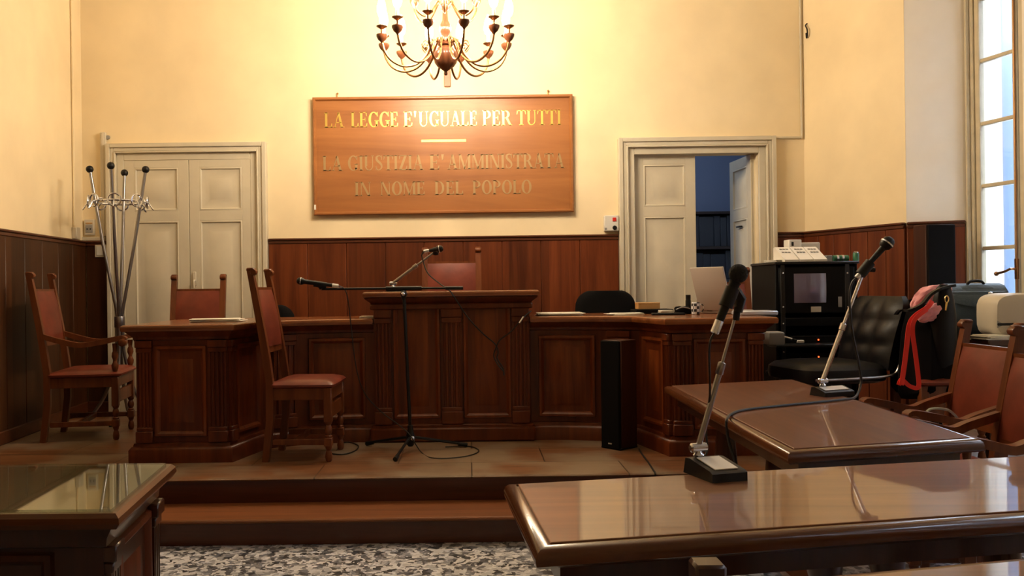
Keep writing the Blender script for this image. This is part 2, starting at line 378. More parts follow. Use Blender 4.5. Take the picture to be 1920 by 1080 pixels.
# room beyond the open door
b2 = B(); b2.span((.6, 9.9, 0), (3.6, 10.0, 3.6)); struct('wall_beyond', b2, M['bluewall'])
struct('wall_beyond_side', B().span((3.3, YB+.2, 0), (3.4, 9.9, 3.6)), M['bluewall'])
struct('wall_beyond_far_side', B().span((.5, YB+.2, 0), (.6, 9.9, 3.6)), M['bluewall'])
struct('ceiling_beyond', B().span((.5, YB+.18, 3.5), (3.4, 10, 3.6)), M['bluewall'])
struct('floor_beyond', B().span((.5, YB+.18, PZ-.1), (3.4, 10, PZ)), M['shelf'])
bl = bpy.data.lights.new('beyond_fill_light', 'AREA'); bl.energy = 9; bl.color = (.70, .82, 1); bl.size = 1.0  # added cool fill lamp, unseen; this room has no window of its own
blo = bpy.data.objects.new('beyond_fill_light', bl); C.objects.link(blo); blo.location = (1.2, 8.6, 3.3); blo.rotation_euler = (0, math.radians(-20), 0)

# ------------------------------------------------------------------ panelling helpers
def panel(mb, o, e, w, h, nrm, prof=((0, 0), (.004, .014), (.018, .016), (.030, .006), (.036, -.010), (.060, -.010), (.085, .002))):
    """raised-and-fielded panel: o = lower corner, e = direction along, w x h, nrm = out of the face"""
    o, e, nrm = Vector(o), Vector(e).normalized(), Vector(nrm).normalized(); up = Vector((0, 0, 1)); R = []
    for i, d in prof:
        R.append([o + e*i + up*i + nrm*d, o + e*(w-i) + up*i + nrm*d, o + e*(w-i) + up*(h-i) + nrm*d, o + e*i + up*(h-i) + nrm*d])
    R.insert(0, [p - nrm*.02 for p in R[0]])
    mb.rings(R); return mb
def pilaster(mb, o, e, w, h, nrm, flutes=4, base=.09, capz=.07):
    o, e, nrm = Vector(o), Vector(e).normalized(), Vector(nrm).normalized(); up = Vector((0, 0, 1))
    prof = [(0, -.01), (0, .016)]; fwid = w / (flutes + 1)
    for k in range(flutes):
        c = w*(k+.5)/flutes; r = fwid*.36
        prof += [(c-r, .016), (c-r*.5, .008), (c+r*.5, .008), (c+r, .016)]
    prof += [(w, .016), (w, -.01)]
    mb.rings([[o + e*x + nrm*d + up*z for x, d in prof] for z in (base, h-capz)])
    T = Matrix(((e.x, nrm.x, 0, o.x), (e.y, nrm.y, 0, o.y), (0, 0, 1, o.z), (0, 0, 0, 1)))
    mb.span((-.008, -.01, 0), (w+.008, .028, base*.75), .004, T); mb.span((-.004, -.01, base*.75), (w+.004, .022, base), .004, T)
    mb.span((-.004, -.01, h-capz), (w+.004, .022, h-capz*.6), .004, T); mb.span((-.008, -.01, h-capz*.6), (w+.008, .030, h), .004, T)
    return mb
def slab(mb, poly, zt, th, over=.0, lip=.012):
    """moulded table/bench top from an outline"""
    R = []
    for d, z in ((-.012, zt-th), (-.004, zt-th+.002), (0, zt-th*.6), (0, zt-th*.35), (-.004, zt-th*.12), (-.012, zt)):
        R.append([(x, y, z) for x, y in offset(poly, over + d)])
    mb.rings(R); return mb

# ------------------------------------------------------------------ doors
def leaf(mb, x0, x1, z0, z1, y0, th, split, st=.085, T=None):
    e = Vector((1, 0, 0)); nrm = Vector((0, -1, 0))
    m = MB(); m.span((x0, y0+.012, z0), (x1, y0+th, z1))
    m.span((x0, y0, z0), (x0+st, y0+.02, z1), .002); m.span((x1-st, y0, z0), (x1, y0+.02, z1), .002)
    for a, b in ((z1-st, z1), (split-st/2, split+st/2), (z0, z0+.14)): m.span((x0+st-.002, y0, a), (x1-st+.002, y0+.02, b), .002)
    pr = ((0, 0), (.012, .004), (.020, -.008), (.030, -.010), (.075, -.010), (.095, -.002))
    for a, b in ((split+st/2, z1-st), (z0+.14, split-st/2)):
        panel(m, (x0+st, y0, a), e, x1-x0-2*st, b-a, nrm, pr)
    mb.add(m.v, m.f, T)
def architrave(mb, x0, x1, zt, w, y):
    for (o_, ww, d) in ((0, .035, .075), (.035, .03, .060), (.065, .015, .068), (.080, w-.080, .035)):
        a0, a1 = x0+o_, x0+o_+ww
        mb.span((a0, y-d, PZ), (a1, y+.02, zt-o_), .004); mb.span((x1-o_-ww, y-d, PZ), (x1-o_, y+.02, zt-o_), .004)
        mb.span((a1, y-d, zt-o_-ww), (x1-o_-ww, y+.02, zt-o_), .004)
# left, closed
dzt = at(350, 268, YB-.05).z
fr = B(); a0, a1 = at(236, 400, YB).x, at(475, 400, YB).x; architrave(fr, DLX0, DLX1, dzt, a0-DLX0, YB)
d1 = struct('door_1', fr, M['door'])
mid = at(357, 400, YB).x; zl = at(357, 296, YB).z; spl = at(357, 405, YB).z
for x0, x1 in ((a0, mid-.002), (mid+.002, a1)):
    m = B(); leaf(m, x0, x1, PZ+.004, zl, YB-.03, .028, spl); m.build('door_leaf', M['door'], d1)
B().span((a0, YB-.028, zl), (a1, YB-.001, dzt-.12)).build('door_head', M['door'], d1)
B().box((at(368, 525, YB).x, YB-.045, at(368, 523, YB).z), (.03, .012, .12), .005).tube(smoothpts([(mid+.05, YB-.05, 1.36), (mid+.05, YB-.09, 1.36), (mid+.05, YB-.09, 1.30)]), .008).build('door_handle', M['cream'], d1)
# right, one leaf open into the room beyond
fr = B(); dzt2 = at(1300, 257, YB-.05).z; architrave(fr, DRX0, DRX1, dzt2, OX0-DRX0, YB)
d2 = struct('door_2', fr, M['door'])
m = B(); hx = at(1305, 300, YB).x; leaf(m, OX0, hx, PZ+.004, OZ-.003, YB+.03, .04, at(1245, 396, YB).z); m.build('door_leaf', M['door'], d2)
wlf = OX1 - hx
m = B(); T = Matrix.Translation((OX1-.012, YB+.07, 0)) @ Matrix.Rotation(math.radians(-87), 4, 'Z') @ Matrix.Translation((-(OX1), -(YB+.07), 0))
leaf(m, hx, OX1, PZ+.004, OZ-.006, YB+.05, .04, at(1400, 396, YB).z, T=T); lf = m.build('door_leaf', M['door'], d2)
hb = B()
p = T @ Vector((hx+.26, YB+.038, at(1400, 424, YB+.25).z)); hb.box(p, (.03, .10, .014), .004)
hb.tube([T @ Vector(q) for q in ((hx+.05, YB+.05, 1.33), (hx+.05, YB, 1.33), (hx+.16, YB, 1.33))], .009)
hb.build('door_handle', M['blackm'], lf)
# bookshelf seen through the doorway
bs = thing('bookshelf', 'dark bookshelf of grey binders seen through the open doorway', 'bookshelf', (2.45, 9.55, PZ), world=True)
sx0, sx1, sy0, sy1 = 2.36, 3.02, 9.5, 9.85
zt_, zm_ = at(1345, 396, 9.5).z, at(1345, 462, 9.5).z
fz = [PZ, PZ+.04, .80, zm_, zt_]
m = B()
for z in (PZ+.06, zm_-.42, zm_, zt_): m.span((sx0, sy0, z-.03), (sx1, sy1, z), .003)
m.span((sx0-.03, sy0, PZ), (sx0, sy1, zt_), .003); m.span((sx1, sy0, PZ), (sx1+.03, sy1, zt_), .003); m.span((sx0, sy1-.01, PZ), (sx1, sy1, zt_))
m.build('shelf_frame', M['shelf'], bs)
k = 0
for zlo, zhi in ((zm_, zt_-.03), (zm_-.42, zm_-.03)):
    x = sx0+.02
    while x < sx1-.13:
        w = random.choice((.07, .08, .12, .16)); h = (zhi-zlo)*random.uniform(.86, .97)
        m = B(); m.span((x, sy0+.03, zlo+.001), (x+w-.004, sy0+.30, zlo+h), .004)
        o = m.build('binder', M['binder'])
        tag(o, ('dark grey binder on the %s shelf seen through the open doorway' % ('upper' if zlo == zm_ else 'lower')), 'binder', 'binders on the %s shelf beyond the door' % ('upper' if zlo == zm_ else 'lower'))
        x += w

# ------------------------------------------------------------------ the judges' bench: tall centre, two wings
XC = -.12
HT, ST = 1.252, 1.078          # top heights
def central():
    r = thing('judge_bench', 'tall central panelled wooden judges\' bench with overhanging cornice top', 'bench', (XC, 5.95, PZ), world=True)
    x0, x1, y0, y1 = XC-.51, XC+.51, 5.755, 6.25
    m = B(); m.span((x0, y0, PZ), (x1, y1, 1.17)); m.build('body', M['bench'], r)
    m = B(); m.span((x0-.03, y0-.04, PZ), (x1+.03, y0+.01, PZ+.095), .012); m.span((x0-.018, y0-.022, PZ+.09), (x1+.018, y0+.01, PZ+.115), .006); m.build('plinth', M['bench'], r)
    bx = [(x0+.012, .10), (XC-.062, .124), (x1-.112, .10)]
    for px_, w in bx:
        m = B(); pilaster(m, (px_, y0, PZ+.115), (1, 0, 0), w, 1.135-PZ-.115, (0, -1, 0), 4, .11, .09); m.build('pilaster', M['bench'], r)
    for a, b in ((bx[0][0]+.115, bx[1][0]-.012), (bx[1][0]+.136, bx[2][0]-.012)):
        m = B(); panel(m, (a, y0, PZ+.15), (1, 0, 0), b-a, .79, (0, -1, 0)); m.build('front_panel', M['benchp'], r)
    m = B(); m.span((x0-.02, y0-.03, 1.135), (x1+.02, y1, 1.172), .006)
    rr = []
    for d, z in ((.012, 1.172), (.020, 1.182), (.050, 1.205), (.056, 1.214)):
        rr.append([(x0-d, y0-d, z), (x1+d, y0-d, z), (x1+d, y1, z), (x0-d, y1, z)])
    m.rings(rr); m.build('cornice', M['bench'], r)
    m = B(); slab(m, [(x0-.062, y0-.075), (x1+.062, y0-.075), (x1+.062, y1+.1), (x0-.062, y1+.1)], HT, .036); m.build('bench_top', M['benchtop'], r, angle=25)
central()
def wing(side, label):
    X = lambda dx: XC + side*dx
    r = thing('bench_wing', label, 'bench', (X(1.2), 5.7, PZ), world=True)
    front = [(.515, 5.80), (.74, 5.785), (.97, 5.725), (1.20, 5.60), (1.305, 5.175), (1.845, 5.175)]
    foot = front + [(1.845, 5.72), (1.30, 5.95), (.9, 6.1), (.515, 6.15)]
    P = [(X(a), b) for a, b in foot]
    m = B(); m.prism(P, PZ, 1.035); m.build('body', M['bench'], r)
    m = B()
    pl = [(X(a), b) for a, b in foot]
    m.rings([[(x, y, z) for x, y in offset(pl, d)] for d, z in ((.038, PZ), (.038, PZ+.075), (.026, PZ+.092), (.018, PZ+.096), (.014, PZ+.112), (0, PZ+.116))]); m.build('plinth', M['bench'], r)
    m = B()
    m.rings([[(x, y, z) for x, y in offset(pl, d)] for d, z in ((0, .985), (.012, .99), (.014, 1.005), (.022, 1.012), (.044, 1.034), (.05, 1.04))]); m.build('cornice', M['bench'], r)
    tp = [(X(a), b) for a, b in ([(.515, 5.80), (.74, 5.785), (.97, 5.725), (1.20, 5.60), (1.305, 5.175), (1.845, 5.175), (1.845, 6.08), (1.35, 6.25), (.9, 6.3), (.515, 6.3)])]
    tpo = offset(tp, .068); tpo[0] = (X(.512), tpo[0][1]); tpo[-1] = (X(.512), tpo[-1][1])
    m = B(); slab(m, tpo, ST, .038); m.build('bench_top', M['benchtop'], r, angle=25)
    def face(a, b, what, t0, t1):
        a, b = Vector((X(a[0]), a[1], 0)), Vector((X(b[0]), b[1], 0)); e = (b-a).normalized(); L = (b-a).length
        nrm = Vector((e.y, -e.x, 0)); c = Vector((X(1.0), 6.5, 0))
        if nrm.dot(a - c) < 0: nrm = -nrm
        o = a + e*(L*t0); w = L*(t1-t0); m = B()
        if what == 'panel': panel(m, (o.x, o.y, PZ+.15), e, w, .535, nrm); m.build('front_panel', M['benchp'], r)
        else: pilaster(m, (o.x, o.y, PZ+.116), e, w, .985-PZ-.116, nrm, 4); m.build('pilaster', M['bench'], r)
    face((1.305, 5.175), (1.845, 5.175), 'panel', .23, .80)
    face((1.305, 5.175), (1.845, 5.175), 'pil', .015, .20); face((1.305, 5.175), (1.845, 5.175), 'pil', .83, .985)
    face((1.20, 5.60), (1.305, 5.175), 'panel', .12, .80); face((1.20, 5.60), (1.305, 5.175), 'pil', .84, .985)
    face((.515, 5.80), (.97, 5.725), 'panel', .12, .92)
    face((.97, 5.725), (1.20, 5.60), 'pil', .2, .75)
    return r
wing(-1, 'low curved panelled bench wing in front of the closed double door')
wing(1, 'low curved panelled bench wing carrying the laptop, papers and mug')
# raised footboard the presiding chair stands on
struct('floor_footboard', B().span((XC-.62, 6.36, PZ), (XC+.62, 7.35, PZ+.15), .01), M['step'])

# ------------------------------------------------------------------ chairs
def chair(name, label, loc, rot, group=None, w=.44, d=.43, h=1.13, seat=.46, arms=False, post=.042):
    r = thing(name, label, 'chair', loc, rot, group)
    hw, hd = w/2, d/2; wd, le = M['chair'], M['leather']
    yb = lambda z: hd - post/2 + (max(0, z-seat)/(h-seat))**1.15 * .11
    for s in (-1, 1):
        x = s*(hw - post/2)
        P = [(x, yb(z) + (.03*(1-z/.25) if z < .25 else 0), z) for z in [0, .12, .25, seat, seat+.15, seat+.3, h-.12, h-.05, h]]
        m = B(); m.ribbon(P, (1, 0, 0), post, [post*.9, post*.95, post, post, post, post*.95, post*.85, post*.8, post*.8])
        yt = yb(h)
        m.box((x, yt-.006, h-.006), (post*1.06, post*1.15, .022), .006)
        m.lathe([(.017, -post*.53), (.019, -post*.4), (.019, post*.4), (.017, post*.53)], 12, Matrix.Translation((x, yt-.022, h-.02)) @ Matrix.Rotation(PI/2, 4, 'Y'))
        m.build('rear_post', wd, r)
        yf = -hd + .025
        m = B(); m.box((x, yf, (seat-.03+.23)/2), (.046, .046, seat-.03-.23), .003); m.box((x, yf, .115), (.046, .046, .05), .003)
        m.lathe([(.020, .14), (.022, .15), (.014, .157), (.020, .17), (.023, .185), (.018, .205), (.013, .213), (.021, .222), (.022, .232)], 12, c=(x, yf, 0))
        m.lathe([(.012, 0), (.019, .008), (.022, .03), (.018, .055), (.013, .065), (.019, .078), (.02, .092)], 12, c=(x, yf, 0))
        m.build('front_leg', wd, r)
        m = B(); m.box((x, 0, .115), (.024, d-.07, .034), .003); m.build('stretcher', wd, r)
    m = B(); m.box((0, 0.03, .115), (w-post, .024, .034), .003); m.build('stretcher', wd, r)
    m = B(); m.box((0, -hd+.025, .29), (w-.05, .022, .085), .004)
    m.build('front_rail', wd, r)
    m = B()
    zt = seat-.03
    for s in (-1, 1): m.box((s*(hw-.022), 0, zt-.035), (.028, d-.03, .07), .003)
    m.box((0, -hd+.02, zt-.035), (w-.03, .028, .07), .003); m.box((0, hd-.02, zt-.035), (w-.05, .028, .07), .003)
    m.build('seat_frame', wd, r)
    R = []
    for ins, z in ((.004, zt), (-.008, zt+.008), (-.010, zt+.02), (.004, zt+.034), (.05, zt+.047), (.12, zt+.054), (hw-.02, zt+.056)):
        a, b = hw-ins, max(.02, hd-.012-ins); cr = min(.03, a*.5, b*.5); ring = []
        for cx, cy, t0 in ((a-cr, b-cr, 0), (-a+cr, b-cr, PI/2), (-a+cr, -b+cr, PI), (a-cr, -b+cr, 1.5*PI)):
            for k in range(4): t = t0 + k*PI/6; ring.append((cx+cr*math.cos(t), cy-.018+cr*math.sin(t), z))
        R.append(ring)
    m = B(); m.rings(R); m.build('seat', le, r)
    z0, z1 = h-.46, h-.125; ww = w - 2*post + .006; R = []
    for q in range(9):
        z = z0 + (z1-z0)*q/8; pad = .030*min(1, math.sin(PI*(.06+.88*q/8))**.5); y = yb(z); ring = []
        for k in range(9):
            x = -ww/2 + ww*k/8; bul = math.sin(PI*(.05+.9*k/8))**.4; ring.append((x, y-.004-pad*bul, z))
        for k in range(9):
            x = ww/2 - ww*k/8; ring.append((x, y+.012+pad*.35, z))
        R.append(ring)
    m = B(); m.rings(R); m.build('backrest', le, r)
    m = B(); m.ribbon([(-ww/2, yb(z0)+.002, z0-.018), (ww/2, yb(z0)+.002, z0-.018)], (0, 1, 0), .026, .036); m.build('back_rail', wd, r)
    m = B(); m.ribbon([(-ww/2, yb(z1), z1+.008), (ww/2, yb(z1), z1+.008)], (0, 1, 0), .024, .016); m.build('back_rail', wd, r)
    if arms:
        for s in (-1, 1):
            x = s*(hw - post/2 + .004); yf = -hd+.025
            P = smoothpts([(x, yb(.72), .715), (x, hd-.12, .672), (x, 0, .648), (x, -hd+.10, .668), (x, -hd-.02, .690), (x, -hd-.045, .676)], 4)
            n = len(P); m = B(); m.ribbon(P, (1, 0, 0), [.036+.022*min(1, i/(n*.6)) for i in range(n)], [.034]*(n-2)+[.03, .02])
            m.lathe([(.006, -.033), (.022, -.032), (.027, -.028), (.027, .028), (.022, .032), (.006, .033)], 14, Matrix.Translation((x, -hd-.028, .660)) @ Matrix.Rotation(PI/2, 4, 'Y'))
            m.build('armrest', wd, r)
            m = B(); m.lathe([(.022, zt), (.021, zt+.02), (.012, zt+.03), (.021, zt+.055), (.024, zt+.075), (.014, zt+.10), (.012, zt+.11), (.022, zt+.135), (.02, zt+.16), (.013, zt+.175), (.018, .655)], 14, c=(x, yf, 0))
            m.build('arm_support', wd, r)
    return r
R_ = math.radians
chair('side_chair', 'armless red leather chair standing alone before the left bench wing', (-.992, 5.32, PZ), R_(88), w=.42, d=.385)
chair('armchair', 'carved wooden armchair with red leather standing against the dark left wall panelling', (-2.66, 6.17, PZ), R_(99), w=.50, d=.48, h=1.14, arms=True)
chair('side_chair', 'red leather chair behind the left bench wing, in front of the closed door', (at(373, 540, 6.86).x, 6.62, PZ), R_(3), w=.42)
chair('judge_chair', 'red leather chair with square posts behind the tall central bench', (at(847, 540, 7.0).x, 6.80, PZ+.15), R_(0), w=.475, h=1.175, post=.045)
chair('side_chair', 'red leather chair mostly hidden behind the open laptop', (at(1356, 540, 6.90).x, 6.62, PZ), R_(0), w=.415)
chair('armchair', 'red leather wooden armchair tucked beside the far right table, pale cable on it', (2.16, 4.10, 0), R_(-90), w=.47, d=.38, h=1.08, arms=True)
chair('armchair', 'red leather wooden armchair cut off by the right edge of the photo', (2.00, 3.46, 0), R_(-92), w=.47, d=.38, h=1.08, arms=True)

def office_chair(label, loc, rot, w=.46, h=.97):
    r = thing('office_chair', label, 'chair', loc, rot)
    R = []
    for t in (0, .03, .08, .15, .3, .5, .65, .75, .83, .89, .94, .975, .993, 1.0):
        z = h-.40+.40*t; q = 7 if t == 1 else 0
        cr = .13; ww = w/2 - cr + cr*math.sqrt(max(.02, 1 - max(0, (t-.68)/.325)**2)) if t > .68 else w/2 - cr + cr*math.sqrt(max(.02, 1 - max(0, (.14-t)/.145)**2)); ring = []
        for k in range(24):
            a = 2*PI*k/24; c, s_ = math.cos(a), math.sin(a)
            ring.append((ww*math.copysign(abs(c)**.6, c), .24 - .05*(1-(c*c)) + .028*math.copysign(abs(s_)**.6, s_)*(1 if q < 7 else .3), z))
        R.append(ring)
    m = B(); m.rings(R); m.build('backrest', M['fabric'], r)
    m = B(); m.rings([[((.23+d)*math.copysign(abs(math.cos(a))**.5, math.cos(a)), (.22+d)*math.copysign(abs(math.sin(a))**.5, math.sin(a))-.02, z) for a in [2*PI*k/24 for k in range(24)]] for d, z in ((-.03, .42), (0, .435), (0, .46), (-.03, .485))]); m.build('seat', M['fabric'], r)
    m = B(); m.ribbon([(0, .1, .41), (0, .26, .41), (0, .27, .6), (0, .25, .75)], (1, 0, 0), .06, .012); m.build('back_bracket', M['blackm'], r)
    m = B(); m.lathe([(.028, .09), (.028, .25), (.018, .25), (.018, .43)], 12); m.build('gas_column', M['blackm'], r)
    for k in range(5):
        a = 2*PI*k/5+.3; m = B(); m.tube([(.02*math.cos(a), .02*math.sin(a), .11), (.16*math.cos(a), .16*math.sin(a), .10), (.27*math.cos(a), .27*math.sin(a), .07)], [.024, .02, .016])
        lg = m.build('base_arm', M['black'], r)
        m = B(); m.lathe([(.012, -.02), (.027, -.018), (.027, .018), (.012, .02)], 12, Matrix.Translation((.27*math.cos(a), .27*math.sin(a), .028)) @ Matrix.Rotation(PI/2, 4, 'Y')); m.build('castor', M['black'], lg)
    return r
p = at(1148, 545, 6.5); office_chair('dark fabric office chair behind the right bench wing, left of the tan box', (p.x, 6.60, PZ), R_(0), .47, p.z-PZ+.0)
p = at(506, 573, 6.5); office_chair('dark office chair whose rounded back peeks above the left bench wing', (p.x, 6.55, PZ), R_(5), .30, p.z-PZ)

def exec_chair():
    r = thing('leather_office_chair', 'black tufted leather office chair beside the equipment rack', 'chair', (2.115, 5.20, PZ), R_(-80))
    # local front = -y
    R = []
    for ins, z in ((.03, .43), (0, .445), (-.005, .475), (.0, .51), (.03, .535), (.10, .548), (.2, .552)):
        R.append([((.27-ins)*math.copysign(abs(math.cos(a))**.45, math.cos(a)), (.27-ins)*math.copysign(abs(math.sin(a))**.45, math.sin(a))-.02, z) for a in [2*PI*k/28 for k in range(28)]])
    m = B(); m.rings(R); m.build('seat', M['bleather'], r)
    nx, nz = 21, 21; R = []
    for q in range(nz):
        t = q/(nz-1); z = .50 + .42*t; edge = min(1, math.sin(PI*min(max(.04+.92*t, 0), 1))**.35)
        y = .22 + .10*t + .03*t*t; wv = .25*(1 - .22*(max(0, t-.75)/.25)**2.5); ring = []
        for k in range(nx):
            u = k/(nx-1); x = -wv + 2*wv*u
            tu = abs(math.sin(PI*u*3)) ** .5 * abs(math.sin(PI*t*3)) ** .5
            ring.append((x, y - .065*edge*(.55+.45*tu)*min(1, math.sin(PI*(.03+.94*u))**.4), z))
        for k in range(nx):
            u = 1-k/(nx-1); ring.append((-wv+2*wv*u, y+.045*edge, z))
        R.append(ring)
    m = B(); m.rings(R); m.build('backrest', M['bleather'], r)
    for s in (-1, 1):
        m = B(); m.tube(smoothpts([(s*.275, .35, .86), (s*.28, .31, .70), (s*.28, .26, .52), (s*.28, .20, .475), (s*.28, 0, .465), (s*.275, -.25, .46)], 4), .008, 8); m.build('side_tube', M['dchrome'], r)
    m = B(); m.lathe([(.03, .09), (.03, .25), (.02, .25), (.02, .44)], 12); m.build('gas_column', M['blackm'], r)
    for k in range(5):
        a = 2*PI*k/5; m = B(); m.tube([(.02*math.cos(a), .02*math.sin(a), .11), (.16*math.cos(a), .16*math.sin(a), .10), (.28*math.cos(a), .28*math.sin(a), .07)], [.024, .02, .016])
        lg = m.build('base_arm', M['blackm'], r)
        m = B(); m.lathe([(.012, -.02), (.027, -.018), (.027, .018), (.012, .02)], 12, Matrix.Translation((.28*math.cos(a), .28*math.sin(a), .028)) @ Matrix.Rotation(PI/2, 4, 'Y')); m.build('castor', M['black'], lg)
exec_chair()

# ------------------------------------------------------------------ tables
TZ = .75
def table(name, label, quad, mat, trestles, grain, apron_in=.06, cat='table'):
    """quad: outline of the top; trestles: list of lists of column positions; along = grain direction"""
    cx = sum(p[0] for p in quad)/4; cy = sum(p[1] for p in quad)/4
    r = thing(name, label, cat, (cx, cy, 0), world=True)
    R = []
    for d, z in ((-.030, TZ-.048), (-.012, TZ-.046), (-.002, TZ-.038), (0, TZ-.026), (-.004, TZ-.013), (-.014, TZ-.005), (-.030, TZ-.003), (-.032, TZ-.006), (-.036, TZ-.006)):
        R.append([(x, y, z) for x, y in offset(quad, d)])
    m = B(); m.rings(R); m.build('table_edge', M['tedge'], r)
    m = B(); m.rings([[(x, y, z) for x, y in offset(quad, d)] for d, z in ((-.036, TZ-.02), (-.036, TZ-.001), (-.038, TZ))]); m.build('tabletop', mat, r, smooth=False)
    m = B(); m.rings([[(x, y, z) for x, y in offset(quad, -apron_in)] for z in (TZ-.105, TZ-.047)]); m.build('apron', M['tleg'], r)
    for cols in trestles:
        for (x, y) in cols:
            m = B(); m.lathe([(.030, .14), (.052, .15), (.052, .18), (.036, .20), (.030, .225), (.045, .255), (.058, .30), (.060, .36), (.055, .43), (.046, .52), (.039, .60), (.036, .622), (.046, .63), (.046, .645)], 20, c=(x, y, 0))
            m.build('leg', M['tleg'], r)
        (xa, ya), (xb, yb_) = cols[0], cols[-1]; e = Vector((xb-xa, yb_-ya, 0)).normalized(); a = Vector((xa, ya, .105)) - e*.14; b = Vector((xb, yb_, .105)) + e*.14
        m = B(); m.ribbon([a, b], (-e.y, e.x, 0), .10, .07); m.build('foot', M['tleg'], r)
        for q in (a, b):
            m = B(); m.lathe([(.03, 0), (.045, .012), (.05, .04), (.04, .07)], 14, c=((q.x*.9+(a.x+b.x)/2*.1), (q.y*.9+(a.y+b.y)/2*.1), 0)); m.build('bun_foot', M['tleg'], r)
    if len(trestles) > 1:
        c0 = sum((Vector((*p, 0)) for p in trestles[0]), Vector())/len(trestles[0]); c1 = sum((Vector((*p, 0)) for p in trestles[-1]), Vector())/len(trestles[-1])
        e = (c1-c0).normalized(); m = B(); m.ribbon([c0 + Vector((0, 0, .152)), c1 + Vector((0, 0, .152))], (-e.y, e.x, 0), .20, .024); m.build('stretcher', M['tedge'], r)
    return r
# the far right table, long side running away
qb = [onz(1245, 722, TZ), onz(1491, 709.5, TZ), onz(1847, 822, TZ), onz(1477, 846, TZ)]
quadB = [(p.x, p.y) for p in qb]
table('table', 'dark polished table nearest the dais, carrying a microphone and trailing cable', quadB, M['tableY'],
      [[(1.19, 2.98), (1.42, 3.02)], [(1.17, 4.05), (1.42, 4.08)]], 'Y')
# the long table in front of it
qa = [onz(944, 903, TZ), onz(1990, 846.5, TZ), onz(1990, 961, TZ), onz(1004, 1029, TZ)]
quadA = [(p.x, p.y) for p in qa]
table('table', 'long polished brown table carrying the microphone with white plate', quadA, M['table'],
      [[(.375, 1.90), (.36, 2.15)], [(1.45, 2.02), (1.42, 2.36)]], 'X')
# and the nearest, only a corner in view
qc = [(.52, 1.515), (1.75, 1.79), (1.92, 1.05), (.68, .78)]
p0, p1 = onz(1575, 1068, TZ), onz(1920, 1037, TZ); e = (p1-p0).normalized(); nn = Vector((e.y, -e.x, 0))
quadC = [tuple(q)[:2] for q in (p0 - e*.15, p0 + e*1.3, p0 + e*1.3 + nn*.7, p0 - e*.15 + nn*.7)]
table('table', 'brown table nearest the camera, only one corner showing', quadC, M['table'],
      [[tuple((p0 + e*.2 + nn*t))[:2] for t in (.22, .48)], [tuple((p0 + e*.95 + nn*t))[:2] for t in (.22, .48)]], 'X')
p = at(1326, 1052, 1.46)
wp = thing('wooden_post', 'square topped wooden post rising below the front table edge', 'post', (p.x, 1.46, 0))
m = B(); m.box((0, 0, p.z-.035), (.052, .052, .07), .005); m.box((0, 0, .50), (.046, .046, .30), .004); m.build('post_shaft', M['tleg'], wp)
m = B(); m.lathe([(.018, .645), (.022, .66), (.015, .68), (.024, .70), (.020, p.z-.07)], 14); m.lathe([(.012, .16), (.022, .2), (.024, .3), (.018, .355)], 14); m.build('turning', M['tleg'], wp)
m = B(); m.box((0, 0, .015), (.30, .10, .03), .006); m.box((0, 0, .10), (.05, .05, .14), .004); m.build('foot', M['tleg'], wp)

# the glass-topped desk at the left
def left_desk():
    a, b = onz(331, 865, TZ), onz(223, 960, TZ)
    quad = [(-2.05, a.y+.02), (a.x, a.y), (b.x, b.y), (-2.05, b.y+.02)]
    r = thing('desk', 'dark panelled desk with glass covered top at the lower left', 'desk', (-1.45, (a.y+b.y)/2, 0), world=True)
    R = []
    for d, z in ((-.030, TZ-.046), (-.010, TZ-.044), (0, TZ-.030), (-.002, TZ-.016), (-.012, TZ-.006), (-.028, TZ-.006)):
        R.append([(x, y, z) for x, y in offset(quad, d)])
    m = B(); m.rings(R); m.build('desk_top', M['tedge'], r, angle=25)
    m = B(); m.rings([[(x, y, z) for x, y in offset(quad, -.026)] for z in (TZ-.0055, TZ+.0005)]); m.build('glass_sheet', M['tglass'], r, smooth=False)
    q2 = offset(quad, -.055)
    m = B(); m.rings([[(x, y, z) for x, y in q2] for z in (.0, TZ-.046)]); m.build('body', M['tleg'], r)
    m = B(); m.rings([[(x, y, z) for x, y in offset(q2, d)] for d, z in ((.018, 0), (.018, .09), (.006, .11), (0, .112))]); m.build('plinth', M['tleg'], r)
    m = B(); m.rings([[(x, y, z) for x, y in offset(q2, d)] for d, z in ((0, TZ-.10), (.010, TZ-.096), (.012, TZ-.075), (.028, TZ-.047))]); m.build('cornice', M['tleg'], r)
    A, Bb = Vector((*q2[2], 0)), Vector((*q2[1], 0)); e = (Bb-A).normalized(); L = (Bb-A).length; nrm = Vector((e.y, -e.x, 0))
    m = B(); o = A + e*.09; panel(m, (o.x, o.y, .15), e, L-.18, .49, nrm); m.build('side_panel', M['bench'], r)
    for o in (A + e*.01, A + e*(L-.075)):
        m = B(); pilaster(m, (o.x, o.y, .112), e, .065, .54, nrm, 3); m.build('pilaster', M['tleg'], r)
    A, Bb = Vector((*q2[3], 0)), Vector((*q2[2], 0)); e = (Bb-A).normalized(); L = (Bb-A).length; nrm = Vector((e.y, -e.x, 0))
    for k in range(2):
        m = B(); o = A + e*(.08 + k*(L-.1)/2); panel(m, (o.x, o.y, .15), e, (L-.1)/2-.10, .49, nrm); m.build('front_panel', M['tleg'], r)
left_desk()

